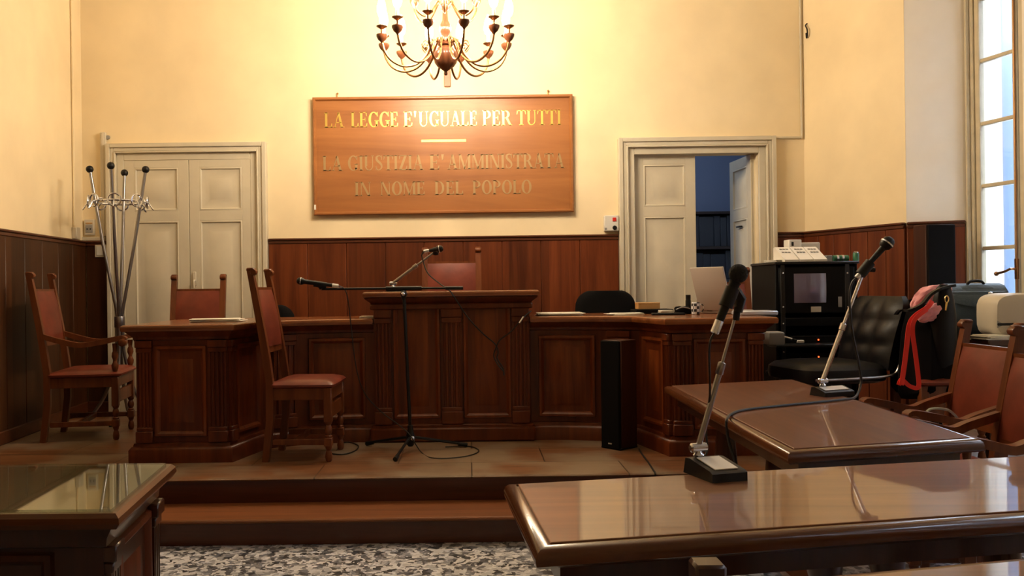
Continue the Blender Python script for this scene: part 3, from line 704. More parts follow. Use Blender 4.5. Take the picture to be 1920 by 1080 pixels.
# ------------------------------------------------------------------ lettering (serif capitals cut as outlines)
TK, TN, SE = .17, .055, .06
def rect(a, b, c, d): return [(a, b), (c, b), (c, d), (a, d)]
def stem(x, w=TK): return [rect(x, 0, x+w, 1), rect(x-SE, 0, x+w+SE, .045), rect(x-SE, .955, x+w+SE, 1)]
def diag(x0, y0, x1, y1, w): return [[(x0, y0), (x0+w, y0), (x1+w, y1), (x1, y1)]]
def arc(cx, cy, ro, so, ri, si, t0, t1, n=14):
    o = []
    for k in range(n):
        a, b = R_(t0 + (t1-t0)*k/n), R_(t0 + (t1-t0)*(k+1)/n)
        o.append([(cx+ro*math.cos(a), cy+so*math.sin(a)), (cx+ro*math.cos(b), cy+so*math.sin(b)), (cx+ri*math.cos(b), cy+si*math.sin(b)), (cx+ri*math.cos(a), cy+si*math.sin(a))])
    return o
def stroke(pts, ws):
    P = smoothpts([(x, y, 0) for x, y in pts], 5); n = len(P); o = []; L = []
    for i, p in enumerate(P):
        t = (P[min(i+1, n-1)] - P[max(i-1, 0)]).normalized(); f = i/(n-1)*(len(ws)-1); k = min(int(f), len(ws)-2); w = ws[k] + (ws[k+1]-ws[k])*(f-k)
        L.append(((p.x - t.y*w/2, p.y + t.x*w/2), (p.x + t.y*w/2, p.y - t.x*w/2)))
    for a, b in zip(L, L[1:]): o.append([a[0], b[0], b[1], a[1]])
    return o
def glyph(c):
    if c == 'L': return .66, stem(.08) + [rect(.08, 0, .60, TN), [(.60, 0), (.60, .28), (.555, .28), (.50, TN), (.50, 0)]]
    if c == 'E': return .68, stem(.08) + [rect(.08, 0, .60, TN), rect(.08, 1-TN, .58, 1), rect(.2, .48, .46, .53), rect(.43, .38, .47, .63), [(.60, 0), (.62, .26), (.575, .26), (.51, TN), (.51, 0)], [(.58, 1), (.58, .74), (.54, .74), (.49, 1-TN), (.49, 1)]]
    if c == 'A': return .84, diag(.10, 0, .38, 1, TN) + diag(.58, 0, .32, 1, TK) + [rect(.2, .30, .62, .35), rect(.02, 0, .26, .045), rect(.50, 0, .84, .045)]
    if c == 'I': return .36, stem(.09)
    if c == 'T': return .76, [rect(.295, 0, .465, 1), rect(.2, 0, .56, .045), rect(.04, 1-TN, .72, 1), [(.04, 1), (.02, .72), (.06, .72), (.13, 1-TN), (.13, 1)], [(.72, 1), (.74, .72), (.70, .72), (.63, 1-TN), (.63, 1)]]
    if c == 'U': return .84, [rect(.10, .3, .27, 1), rect(.04, .955, .34, 1), rect(.64, .3, .695, 1), rect(.56, .955, .78, 1)] + arc(.3975, .30, .2975, .315, .1275 + .06, .26, 180, 270) + arc(.3975, .30, .2975, .315, .2425, .26, 270, 360)
    if c == 'P': return .70, stem(.08) + arc(.30, .735, .34, .265, .17, .215, -90, 90) + [rect(.2, .47, .31, .52), rect(.2, .95, .31, 1)]
    if c == 'R': return .80, glyph('P')[1] + diag(.60, 0, .34, .49, .17) + [rect(.58, 0, .82, .045)]
    if c == 'D': return .82, stem(.08) + arc(.30, .5, .44, .5, .26, .45, -90, 90, 18) + [rect(.2, 0, .31, .05), rect(.2, .95, .31, 1)]
    if c == 'O': return .84, arc(.42, .5, .38, .52, .20, .46, 0, 360, 28)
    if c == 'G': return .84, arc(.44, .5, .40, .52, .22, .46, 45, 318, 22) + [rect(.58, .06, .74, .44), rect(.50, .40, .82, .445), [(.70, 1.0), (.74, 1.0), (.74, .70), (.70, .70), (.64, .84)]]
    if c == 'S': return .62, stroke([(.50, .80), (.42, .95), (.28, .97), (.14, .88), (.15, .70), (.32, .54), (.47, .38), (.49, .18), (.36, .04), (.20, .03), (.08, .22)], [.05, .05, .07, .14, .17, .17, .15, .10, .06, .05, .05]) + [rect(.49, .70, .53, 1), rect(.06, 0, .10, .30)]
    if c == 'Z': return .70, [rect(.08, 1-TN, .62, 1), rect(.06, 0, .64, TN), [(.08, 1), (.06, .74), (.10, .74), (.17, 1)], [(.64, 0), (.66, .28), (.62, .28), (.55, 0)]] + diag(.06, TN*.5, .45, 1-TN*.5, .18)
    if c == 'M': return 1.04, stem(.10, TN) + stem(.78, TK) + diag(.46, 0, .10, 1, .15) + diag(.46, 0, .80, 1, TN)
    if c == 'N': return .86, stem(.10, TN) + stem(.68, TN) + diag(.58, 0, .10, 1, .16)
    if c == "'": return .26, [[(.10, .62), (.16, .62), (.22, 1.02), (.06, 1.02)]]
    return .4, []
def word(mb, txt, x0, x1, z0, h, y, th=.004):
    gs = [glyph(c) for c in txt]; nat = sum(g[0] for g in gs); k = (x1-x0)/nat; x = x0
    for w, polys in gs:
        for pl in polys:
            mb.rings([[(x+a*k, y-d, z0+b*h) for a, b in pl] for d in (0, th)])
        x += w*k

YS = YB - .035
def sign():
    a, b = at(586, 182, YS), at(1076, 399, YS)
    x0, x1, z1, z0 = a.x, b.x, at(830, 180, YS).z, at(832, 401, YS).z
    r = thing('wooden_sign', 'large wooden wall sign with gilt capital lettering above the central bench', 'sign', ((x0+x1)/2, YS, z0), world=True)
    m = B(); m.span((x0+.01, YS, z0+.01), (x1-.01, YB-.004, z1-.01)); m.build('board', M['sign'], r)
    R = []
    for i, d in ((0, .0), (0, .012), (.008, .020), (.020, .020), (.026, .010), (.030, .001)):
        R.append([(x0+i, YS-d, z0+i), (x1-i, YS-d, z0+i), (x1-i, YS-d, z1-i), (x0+i, YS-d, z1-i)])
    m = B(); m.rings(R, cap=False); m.build('frame', M['sign'], r)
    def line(words, ytop, ybot, name, mat):
        for t, p0, p1 in words:
            m = B()
            q0, q1 = at(p0, (ytop+ybot)/2, YS), at(p1, (ytop+ybot)/2, YS); zc = at(830, (ytop+ybot)/2, YS).z; h = (ybot-ytop)/F*YS
            word(m, t, q0.x-.012, q1.x+.012, zc-h/2, h, YS+.001); m.build(name, mat, r, smooth=False)
    line([('LA', 610, 643), ('LEGGE', 660, 745), ("E'", 759, 779), ('UGUALE', 787, 893), ('PER', 907, 957), ('TUTTI', 971, 1050)], 208.5, 236.5, 'gilt_word', M['gold'])
    line([('LA', 607, 640), ('GIUSTIZIA', 654, 792), ("E'", 807, 831), ('AMMINISTRATA', 841, 1056)], 290, 317.5, 'tarnished_word', M['dgold'])
    line([('IN', 667, 694), ('NOME', 715, 795), ('DEL', 817, 867), ('POPOLO', 888, 995)], 339.5, 365, 'tarnished_word', M['dgold'])
    p0, p1 = at(790, 264.5, YS), at(874, 264.5, YS); zc = at(832, 264, YS).z
    B().span((p0.x, YS-.004, zc-.011), (p1.x, YS+.001, zc+.011), .001).build('gilt_bar', M['gold'], r)
    for px_ in (632, 1027):
        q = at(px_, 178, YB-.02); m = B(); m.tube([(q.x, YB-.01, z1-.03), (q.x, YB-.012, z1+.02), (q.x+.004, YB-.014, z1+.035)], .005); m.sphere((q.x+.004, YB-.016, z1+.036), .009, 8); m.build('hanging_hook', M['brass'], r)
    q = at(591, 389, YS); B().span((x0+.006, YS-.022, q.z-.02), (x0+.02, YS-.019, q.z+.02)).build('paper_tag', M['paper'], r)
sign()
# the wooden upright above the sign
q0, q1 = at(833, 162, YB-.03), at(843.5, 60, YB-.03)
cr = thing('wooden_upright', 'narrow wooden upright on the wall between the sign and the chandelier', 'wall ornament', (q0.x, YB-.02, q0.z), world=True)
m = B(); m.span((q0.x, YB-.03, q0.z), (q1.x, YB-.002, q1.z), .003); m.build('upright', simple('orange_wood', (.30, .09, .028), .4, noise=.15), cr)

# ------------------------------------------------------------------ chandelier
def chandelier():
    cy = 5.8; c = at(835.5, 100, cy); k = cy/F       # metres per pixel at its distance
    zc = at(835, 107, cy).z                            # centre of the ball
    r = thing('chandelier', 'lit bronze and wood chandelier with twelve curved arms and candle bulbs', 'chandelier', (c.x, cy, zc))
    m = B(); m.lathe([(.003, -.122), (.011, -.117), (.013, -.108), (.009, -.098), (.013, -.092), (.024, -.084), (.034, -.076), (.056, -.061), (.072, -.038), (.080, -.010), (.079, .015), (.070, .042), (.054, .060), (.038, .066), (.034, .072)], 28); m.build('turned_ball', M['cwood'], r)
    m = B(); m.lathe([(.034, .072), (.050, .078), (.052, .092), (.03, .10), (.022, .13), (.034, .16), (.040, .185), (.034, .21), (.02, .24), (.016, .30), (.03, .32), (.034, .34), (.02, .36), (.014, .40), (.014, .50), (.03, .52), (.05, .56), (.055, .60), (.04, .64), (.016, .66)], 20); m.build('central_stem', M['cwood'], r)
    m = B(); n = int((CZ-zc-.66)/.035)
    for i in range(n):
        z = .66 + .035*(i+.5); T = Matrix.Translation((0, 0, z)) @ Matrix.Rotation(PI/2*(i % 2), 4, 'Z')
        m.tube([(.010*math.cos(t), 0, .022*math.sin(t)) for t in [2*PI*j/10 for j in range(11)]], .0028, 5, T)
    m.build('chain', M['brass'], r)
    m = B(); m.lathe([(.02, CZ-zc-.09), (.05, CZ-zc-.05), (.065, CZ-zc-.015), (.065, CZ-zc-.001)], 18); m.build('ceiling_rose', M['brass'], r)
    Rr = .425
    for i in range(12):
        a = R_(-90 + 17 + 30*i); T = Matrix.Rotation(a, 4, 'Z')
        P = smoothpts([(.03, 0, .085), (.07, 0, .110), (.10, 0, .075), (.135, 0, .0), (.20, 0, -.060), (.285, 0, -.078), (.365, 0, -.045), (.410, 0, .015), (Rr, 0, .070)], 4)
        m = B(); m.tube(P, .0075, 8, T)
        m.tube(smoothpts([(.13, 0, .03), (.16, 0, .07), (.14, 0, .10), (.115, 0, .085), (.128, 0, .065)], 4), .004, 6, T)
        ar = m.build('arm', M['brass'], r)
        m = B(); m.lathe([(.006, .06), (.010, .07), (.026, .085), (.036, .105), (.037, .117), (.030, .120), (.008, .122)], 16, T, (Rr, 0, 0)); m.build('candle_cup', M['cwood'], ar)
        m = B(); m.lathe([(.008, .120), (.008, .150), (.012, .155), (.034, .168), (.036, .172), (.010, .170)], 16, T, (Rr, 0, 0)); m.build('drip_dish', M['brass'], ar)
        m = B(); m.lathe([(.011, .170), (.011, .225), (.006, .228)], 12, T, (Rr, 0, 0)); m.build('candle_sleeve', M['cream'], ar)
        m = B(); m.lathe([(.008, .228), (.020, .240), (.029, .268), (.028, .30), (.017, .340), (.002, .372)], 14, T, (Rr, 0, 0)); m.build('bulb', M['bulb'], ar)
    # second, smaller tier
    for i in range(6):
        a = R_(30 + 60*i); T = Matrix.Rotation(a, 4, 'Z') @ Matrix.Translation((0, 0, .27))
        P = smoothpts([(.02, 0, .06), (.05, 0, .09), (.09, 0, .03), (.14, 0, -.02), (.20, 0, .0), (.235, 0, .06), (.24, 0, .105)], 4)
        m = B(); m.tube(P, .0065, 8, T); ar = m.build('arm', M['brass'], r)
        m = B(); m.lathe([(.006, .09), (.010, .10), (.024, .115), (.032, .135), (.032, .147), (.008, .150)], 16, T, (.24, 0, 0)); m.build('candle_cup', M['cwood'], ar)
        m = B(); m.lathe([(.008, .150), (.008, .170), (.030, .186), (.032, .190), (.010, .188)], 16, T, (.24, 0, 0)); m.build('drip_dish', M['brass'], ar)
        m = B(); m.lathe([(.011, .188), (.011, .25), (.006, .255)], 12, T, (.24, 0, 0)); m.build('candle_sleeve', M['cream'], ar)
        m = B(); m.lathe([(.008, .255), (.014, .265), (.019, .285), (.018, .31), (.010, .34), (.002, .365)], 12, T, (.24, 0, 0)); m.build('bulb', M['bulb'], ar)
chandelier()

# ------------------------------------------------------------------ coat stand
def coat_stand():
    Y = 6.85; k = Y/F; c = at(222, 400, Y)
    r = thing('coat_stand', 'chrome coat stand of four leaning tubes with black ball tips', 'coat stand', (c.x, Y, PZ))
    zt = at(222, 322, Y).z - PZ; zr = at(222, 379, Y).z - PZ; zj = at(222, 590, Y).z - PZ
    for a in (8, 98, 188, 278):
        T = Matrix.Rotation(R_(a), 4, 'Z')
        P = smoothpts([(.29, 0, .012), (.22, 0, .05), (.11, 0, .22), (.035, 0, .50), (.021, 0, zj-.1), (.026, 0, zj+.05), (.205, 0, zt)], 5)
        m = B(); m.tube([p for p in P if p.z < zj] + [Vector((.028, 0, zj+.06)), Vector((.118, 0, (zj+zt)/2)), Vector((.205, 0, zt))], .0125, 10, T); tb = m.build('tube', M['dchrome'], r)
        m = B(); m.sphere((.208, 0, zt+.018), .029, 16, T=T); m.build('ball_tip', M['black'], tb)
        m = B(); m.lathe([(.016, 0), (.018, .006), (.014, .02)], 12, T, (.29, 0, 0)); m.build('foot_cap', M['black'], tb)
    m = B(); m.lathe([(.038, zj-.10), (.040, zj-.095), (.040, zj-.02), (.038, zj-.015)], 16); m.build('collar', M['dchrome'], r)
    m = B(); m.tube([(.185*math.cos(t), .185*math.sin(t), zr) for t in [2*PI*j/40 for j in range(41)]], .009, 8); m.build('hoop', M['chrome'], r)
    for i in range(8):
        a = R_(14 + 45*i); T = Matrix.Rotation(a, 4, 'Z')
        m = B(); m.tube([(.215, .047*math.cos(t), zr + .047*math.sin(t)) for t in [2*PI*j/20 for j in range(21)]], .007, 7, T)
        m.tube(smoothpts([(.19, 0, zr), (.225, 0, zr-.01), (.25, 0, zr-.05), (.262, 0, zr-.06)], 4), .006, 6, T); m.build('hook_ring', M['chrome'], r)
coat_stand()

# ------------------------------------------------------------------ microphones
def along(p, d):           # matrix whose local z runs along d, origin at p
    d = Vector(d).normalized(); return Matrix.Translation(p) @ d.to_track_quat('Z', 'Y').to_matrix().to_4x4()
def mic(tail, head, name, label, ball=.026, foam=False, ring=True, hm=None):
    tail, head = Vector(tail), Vector(head); d = (head-tail); L = d.length; T = along(tail, d); bl = ball
    r = thing(name, label, 'microphone', tuple(tail), world=True)
    m = B(); m.lathe([(.008, 0), (.0105, .004), (.011, .03), (.012, L*.35), (.015, L-2.1*bl), (.017, L-1.9*bl)], 14, T); m.build('handle', M['black'], r)
    m = B(); m.lathe([(.0105, -.002), (.0125, 0), (.0125, .034), (.0118, .036)], 14, T); m.build('connector_ring', M['white'] if ring == 2 else M['chrome'], r)
    m = B()
    if foam: m.sphere(T @ Vector((0, 0, L-bl*.95)), bl, 20)
    else: m.lathe([(.015, L-2.05*bl), (bl*.85, L-1.75*bl), (bl*1.0, L-1.2*bl), (bl*.98, L-.95*bl), (bl*.85, L-.4*bl), (bl*.5, L-.08*bl), (.002, L)], 18, T)
    m.build('foam_ball' if foam else 'grille', M['foam'] if foam else (hm or M['grey']), r)
    if not foam: m = B(); m.lathe([(bl*1.0, L-1.22*bl), (bl*1.06, L-1.2*bl), (bl*1.06, L-.98*bl), (bl*.99, L-.96*bl)], 18, T); m.build('grille_band', M['chrome'], r)
    return r
def cable(pts, label, r=.0035, mat='cable', name='cable', k=6, group=None):
    m = B(); m.tube(smoothpts(pts, k), r, 7); return tag(m.build(name, M[mat], None), label, 'cable', group)
# boom stand on the dais
def boom_stand():
    c = Vector((-.375, 5.42, PZ)); r = thing('microphone_stand', 'black tripod boom microphone stand in front of the central bench', 'microphone stand', tuple(c), world=True)
    for q in (onz(742, 860, PZ+.016), onz(872, 834, PZ+.016), onz(690, 831.5, PZ+.016)):
        m = B(); d = (q - c); m.tube([c + Vector((0, 0, .085)) + d*.05, q + Vector((0, 0, .004))], .009, 8); lg = m.build('leg', M['blackm'], r)
        m = B(); e = Vector((d.x, d.y, -.05)).normalized(); m.tube([q - e*.045 + Vector((0, 0, .003)), q + e*.012], [.012, .0145], 10); m.build('rubber_foot', M['black'], lg)
    m = B(); m.lathe([(.014, .03), (.022, .04), (.026, .06), (.026, .10), (.018, .13), (.016, .16)], 14, c=c); m.build('hub', M['blackm'], r)
    m = B(); m.lathe([(.008, -.03), (.013, -.025), (.013, .012), (.006, .016)], 12, along(c + Vector((.012, -.03, .085)), (.3, -1, .1))); m.build('clamp_screw', M['chrome'], r)
    top = at(757.5, 556, 5.42)
    m = B(); m.tube([c + Vector((0, 0, .12)), Vector((top.x, top.y, top.z))], .0105, 10); m.build('pole', M['blackm'], r)
    jt = at(757, 540.5, 5.42)
    m = B(); m.lathe([(.012, -.07), (.015, -.06), (.017, -.03), (.014, -.012)], 12, along(jt, (0, 0, 1))); m.lathe([(.015, -.03), (.02, -.025), (.02, .025), (.015, .03)], 14, along(jt + Vector((0, 0, -.035)), (0, 1, 0))); m.build('pivot', M['blackm'], r)
    m = B(); m.lathe([(.006, -.045), (.012, -.04), (.012, -.01), (.005, 0)], 10, along(jt + Vector((0, -.03, -.035)), (0, 1, 0))); m.build('pivot_knob', M['chrome'], r)
    a, b = at(603, 542, 5.36), at(868, 540, 5.46)
    m = B(); m.tube([a, b], .0075, 10); m.tube([jt + (a-b).normalized()*.11, jt - (a-b).normalized()*.11], .013, 10); m.tube([b + (a-b).normalized()*.11, b], .0115, 10); m.build('boom', M['blackm'], r)
    m = B(); m.tube([a, a + Vector((-.015, 0, .03))], [.012, .017], 10); m.tube([a + Vector((-.045, 0, .034)), a + Vector((.03, 0, .022))], [.02, .019], 12); m.build('microphone_clip', M['black'], r)
boom_stand()
ta, he = at(634, 536.5, 5.36), at(556, 526, 5.34)
mic(ta, he, 'microphone', 'black microphone on the boom of the tripod stand, pointing left', .023, ring=2, hm=M['black'])
g = lambda x, y, z=PZ+.005: onz(x, y, z)
cable([ta, at(645, 541, 5.37), at(652, 560, 5.38), at(658, 610, 5.40), at(668, 690, 5.42), at(684, 738, 5.45), at(715, 772, 5.46), at(748, 797, 5.43), at(768, 815, 5.38), g(790, 848), g(815, 859), g(870, 856), g(898, 846), g(880, 837), g(835, 838)], 'thin black cable drooping from the boom microphone to a loop on the dais', .0035, name='microphone_cable')
cable([g(612, 849), g(640, 852), g(664, 846), g(672, 836), g(655, 829), g(640, 831)], 'small loop of black cable on the dais beside the lone side chair', .004, name='cable_loop')
# microphone on the tall bench
def pole_mic(loc, rot, top, k1, label, base=(.16, .10, .035), plate=False, thin=.006, thick=.0095, mat='chrome'):
    """desk stand: weighted base, lower tube, upper tube, clip at the top"""
    r = thing('desk_microphone_stand', label, 'microphone stand', loc, rot)
    Ri = Matrix.Rotation(-rot, 4, 'Z'); tp = Ri @ (Vector(top) - Vector(loc))
    bx, by, bz = base
    sec = [(-by/2, 0), (by/2, 0), (by/2-.012, bz*.95), (by/2-.035, bz), (-by/2+.010, bz*.62), (-by/2, bz*.5)]
    m = B(); m.rings([[(x, y, z) for y, z in sec] for x in (-bx/2, bx/2)]); m.build('base', M['black'], r)
    if plate:
        m = B(); y0, y1 = -by/2+.016, by/2-.042; z = lambda y: bz*.62 + (y+by/2-.010)/(by-.045)*bz*.38 + .0012
        m.rings([[(-bx/2+.018, y0, z(y0)+d), (bx/2-.018, y0, z(y0)+d), (bx/2-.018, y1, z(y1)+d), (-bx/2+.018, y1, z(y1)+d)] for d in (0, .0025)]); m.build('label_plate', M['paper'] if plate == 1 else M['silver'], r)
    a = Vector((-bx*.18, by/2-.025, bz)); d = tp - a
    m = B(); m.lathe([(.014, -.004), (.016, .006), (.010, .014), (.008, .028)], 12, c=a); m.lathe([(.008, -.026), (.013, -.022), (.013, .022), (.008, .026)], 12, along(a + Vector((0, 0, .026)), (1, 0, 0))); m.build('swivel', M['chrome'], r)
    a = a + Vector((0, 0, .028)); d = tp - a
    m = B(); m.tube([a, a + d*k1], thick, 10); m.lathe([(thick, -.02), (thick*1.3, -.016), (thick*1.3, .014), (thin, .018)], 12, along(a + d*k1, d)); m.build('lower_tube', M[mat], r)
    m = B(); m.tube([a + d*k1, tp], thin, 10); m.build('upper_tube', M[mat], r)
    return r
Yh = 5.88
b0 = onz(741, 545, HT+.002); b0 = Vector((at(743, 540, Yh).x, Yh, HT))
tp = at(817, 471, Yh)
st = pole_mic(tuple(b0), 0, tp, .52, 'small pale desk microphone stand on top of the tall central bench', (.12, .09, .03), mat='dchrome', thick=.012, thin=.008)
t2, h2 = at(795, 472, Yh-.03), at(831, 465.5, Yh-.05)
mic(t2, h2, 'microphone', 'black microphone with silver head above the tall central bench', .024, hm=M['blackm'])
m = B(); m.tube([tp + Vector((0, 0, -.02)), tp + Vector((0, -.02, .02))], .02, 10); m.build('microphone_clip', M['black'], st, world=True)
Yf = 5.668
cable([t2, at(791, 478, Yh-.02), at(793, 488, Yh-.02), at(802, 512, Yh-.05), at(825, 532, Yh-.12), at(842, 543.8, Yf), at(851, 556, Yf), at(878, 596, 5.70), at(905, 625, 5.71), at(928, 645, 5.715), at(934, 660, 5.715), at(932, 672, 5.715), at(943, 690, 5.715), at(945, 704, 5.715)], 'black cable hanging down the front of the tall central bench', .0045, name='microphone_cable')
cable([at(996, 583, 5.69), at(985, 592, 5.66), at(976, 601, 5.655), at(958, 622, 5.69), at(938, 637, 5.705), at(930, 652, 5.71), at(926, 668, 5.71), at(934, 684, 5.71), at(944, 696, 5.71)], 'second black cable with metal plug draped from the right bench wing', .0045, name='plug_cable')
pl = B(); pl.tube([at(982, 594, 5.652), at(974, 606, 5.650)], .0085, 10); tag(pl.build('cable_plug', M['chrome']), 'bright metal plug on the cable at the corner of the right bench wing', 'plug')
# microphone on the long front table
fb = onz(1340, 893, TZ); ft = at(1379, 592, fb.y+.06)
st = pole_mic((fb.x, fb.y, TZ), R_(16), ft, .60, 'black desk microphone stand with white plate on the long front table', (.105, .15, .045), plate=1, thick=.0085, thin=.0042, mat='dchrome')
Ym = fb.y + .02
t3, h3 = at(1340, 624, Ym), at(1391, 497, Ym)
mic(t3, h3, 'microphone', 'microphone with black foam ball above the long front table', .0262, foam=True)
m = B(); m.tube([at(1380, 600, Ym+.035), at(1383, 575, Ym+.03)], [.009, .010], 10); m.tube([at(1384, 585, Ym+.03), at(1388, 560, Ym+.035), at(1379, 545, Ym+.02)], [.012, .017, .015], 10); m.tube([at(1360, 575, Ym), at(1374, 540, Ym)], .0195, 12)
m.build('microphone_clip', M['black'], st, world=True)
cable([t3, at(1333, 636, Ym), at(1330, 660, Ym), at(1331, 740, Ym+.02), at(1324, 800, Ym+.05), at(1326, 845, Ym+.07), Vector((fb.x-.02, fb.y+.07, TZ+.03))], 'thin black cable hanging from the foam ball microphone', .0032, name='microphone_cable')
# microphone on the far right table
rb = onz(1560, 741, TZ); rt = at(1618, 512, rb.y+.02)
st = pole_mic((rb.x+.0, rb.y, TZ), R_(20), rt, .5, 'black desk microphone stand leaning right on the far right table', (.17, .10, .04), plate=2, thick=.0115, thin=.008, mat='chrome')
t4, h4 = at(1606, 521, rb.y), at(1672, 446, rb.y-.02)
mic(t4, h4, 'microphone', 'black ball headed microphone above the far right table', .030, hm=M['black'])
m = B(); m.tube([at(1618, 516, rb.y+.02), at(1628, 500, rb.y+.02)], [.013, .016], 10); m.tube([at(1613, 515, rb.y), at(1632, 492, rb.y)], .024, 12); m.tube([at(1625, 505, rb.y+.02), at(1640, 506, rb.y+.02)], .011, 8)
m.build('microphone_clip', M['black'], st, world=True)
tt = lambda x, y: onz(x, y, TZ+.006)
cable([t4, at(1597, 532, rb.y), at(1593, 560, rb.y), at(1598, 620, rb.y), at(1612, 690, rb.y-.02), at(1614, 720, rb.y-.02), tt(1604, 744), tt(1580, 749), tt(1500, 757), tt(1440, 763), tt(1392, 769), tt(1371, 776), at(1363, 786, 3.33), at(1362, 800, 3.32), at(1367, 830, 3.32), at(1377, 862, 3.30), at(1385, 885, 3.28), at(1400, 940, 3.2)], 'grey black cable crossing the far right table and hanging off its edge', .0055, name='microphone_cable', k=8)

# ------------------------------------------------------------------ loudspeakers
def loudspeaker(label, loc, rot, w, d, h):
    r = thing('loudspeaker', label, 'loudspeaker', loc, rot)
    m = B(); m.box((0, .01, h/2), (w, d-.02, h), .004); m.build('cabinet', M['spk'], r)
    m = B(); m.box((0, -d/2+.006, h/2), (w-.004, .022, h-.006), .006); m.build('grille', M['fabric'], r)
    m = B(); m.box((0, -d/2-.006, .035), (.028, .004, .008), .001); m.build('badge', M['grey'], r)
    m = B(); m.box((0, 0, .006), (w+.004, d, .012), .003); m.build('plinth', M['black'], r)
M['spk'] = wood('speaker_veneer', (.035, .010, .005), (.06, .018, .008), 'Z', .5, 0)
fl, fr_, br = onz(1133, 840, PZ), onz(1168.5, 846, PZ), onz(1190, 838, PZ)
ex = (fr_ - fl); ang = math.atan2(ex.y, ex.x); cxy = (fl + br)/2
loudspeaker('slim black tower loudspeaker standing on the dais against the right bench wing', (cxy.x, cxy.y, PZ), ang, ex.length, (br-fr_).length, at(1150, 637, cxy.y).z - PZ)
p = at(1760, 420, 6.0)
loudspeaker('tall dark loudspeaker against the wood panelling beside the window', (p.x+.01, 6.08, PZ), R_(4), .20, .17, p.z - PZ)

# ------------------------------------------------------------------ on the bench
def flatbox(name, label, cat, c, d, mat, rot=0, bev=.002, group=None):
    m = B(); m.box((0, 0, d[2]/2), d, bev); o = m.build(name, M[mat]); o.location = c; o.rotation_euler = (0, 0, rot); return tag(o, label, cat, group)
def sheets(name, label, c, d, rot, n=5, th=.003, group=None):
    r = thing(name, label, 'papers', c, rot, group)
    for i in range(n):
        m = B(); m.box((0, 0, 0), (d[0], d[1], th), 0, Matrix.Translation((random.uniform(-.02, .02), random.uniform(-.015, .015), th*(i+.5))) @ Matrix.Rotation(random.uniform(-.14, .14), 4, 'Z'))
        m.build('sheet', M['paper'], r)
E = ST + .0005
sheets('paper_stack', 'fanned white papers on the left bench wing before the red chair', (-1.60, 5.60, E), (.30, .21), R_(8), 6)
sheets('paper_stack', 'small white paper slip where the left wing meets the tall bench', (at(689, 589, 5.95).x, 5.95, E), (.10, .07), 0, 3, .004)
sheets('paper_stack', 'loose white papers on the right wing nearest the tall bench', (at(1049, 587, 5.95).x, 5.95, E), (.30, .20), R_(-4), 6)
sheets('paper_stack', 'white papers on the right wing in front of the tan box', (at(1170, 588, 5.85).x, 5.85, E), (.20, .14), R_(5), 4)
flatbox('book', 'dark flat book lying under the tan box on the right wing', 'book', (at(1222, 584, 6.08).x, 6.08, E), (.26, .17, .030), 'fabric', R_(3), .004)
bx = thing('card_box', 'tan cardboard box on a dark book on the right bench wing', 'box', (at(1214, 575, 6.08).x, 6.08, E+.0305), R_(2))
m = B(); m.box((0, 0, .020), (.150, .10, .040), .002); m.build('box_body', M['card'], bx)
m = B(); m.box((0, 0, .040), (.153, .103, .010), .002); m.build('lid', M['card'], bx)
sheets('note_pad', 'small white note pad beside the black pouch on the right wing', (at(1252, 581, 5.95).x, 5.93, E), (.085, .07), R_(10), 5, .005)
flatbox('folder', 'thin black folder lying near the front edge of the right wing', 'folder', (at(1254, 589, 5.72).x, 5.74, E), (.21, .10, .012), 'bagd', R_(-6), .003)
pch = thing('pouch', 'crumpled black pouch on the right bench wing beside the checked mug', 'pouch', (at(1282, 581, 5.85).x, 5.88, E))
m = B(); R = []
for k in range(7):
    t = k/6; hh = .05*(1-t**2.5); R.append([((.065 - .02*t + .008*math.sin(3*a+k))*math.cos(a), (.045 - .015*t + .006*math.sin(5*a+k))*math.sin(a), .002 + .046*t + .004*math.sin(2*a)*t) for a in [2*PI*j/18 for j in range(18)]])
m.rings(R); m.build('pouch_body', M['coat'], pch)
m = B(); m.tube(smoothpts([(-.05, -.03, .03), (-.01, -.045, .045), (.04, -.035, .035)], 5), .004, 6); m.build('zip', M['grey'], pch)
bt = thing('bottle', 'small black bottle standing behind the checked mug', 'bottle', (at(1292.5, 575, 5.96).x, 5.99, E))
m = B(); m.lathe([(.016, 0), (.0185, .004), (.0185, .085), (.016, .095)], 16); m.build('bottle_body', M['black'], bt)
m = B(); m.lathe([(.0165, .095), (.017, .097), (.017, .124), (.015, .126)], 16); m.build('cap', M['blackm'], bt)
mg = thing('mug', 'black and white checked mug on the right bench wing', 'mug', (at(1304.5, 580, 5.72).x, 5.72, E))
m = B(); m.lathe([(.022, 0), (.026, .003), (.029, .03), (.029, .06), (.026, .078), (.0245, .080), (.024, .078), (.026, .06), (.025, .006)], 22); m.build('mug_body', M['checks'], mg)
m = B(); m.tube(smoothpts([(.027, 0, .065), (.045, 0, .062), (.05, 0, .04), (.042, 0, .022), (.027, 0, .018)], 4), .004, 7); m.build('handle', M['checks'], mg)
flatbox('device', 'slim pale blue-grey device on the right end of the bench wing', 'device', (at(1410, 588, 5.55).x, 5.50, E), (.235, .17, .027), 'silver', R_(3), .006)
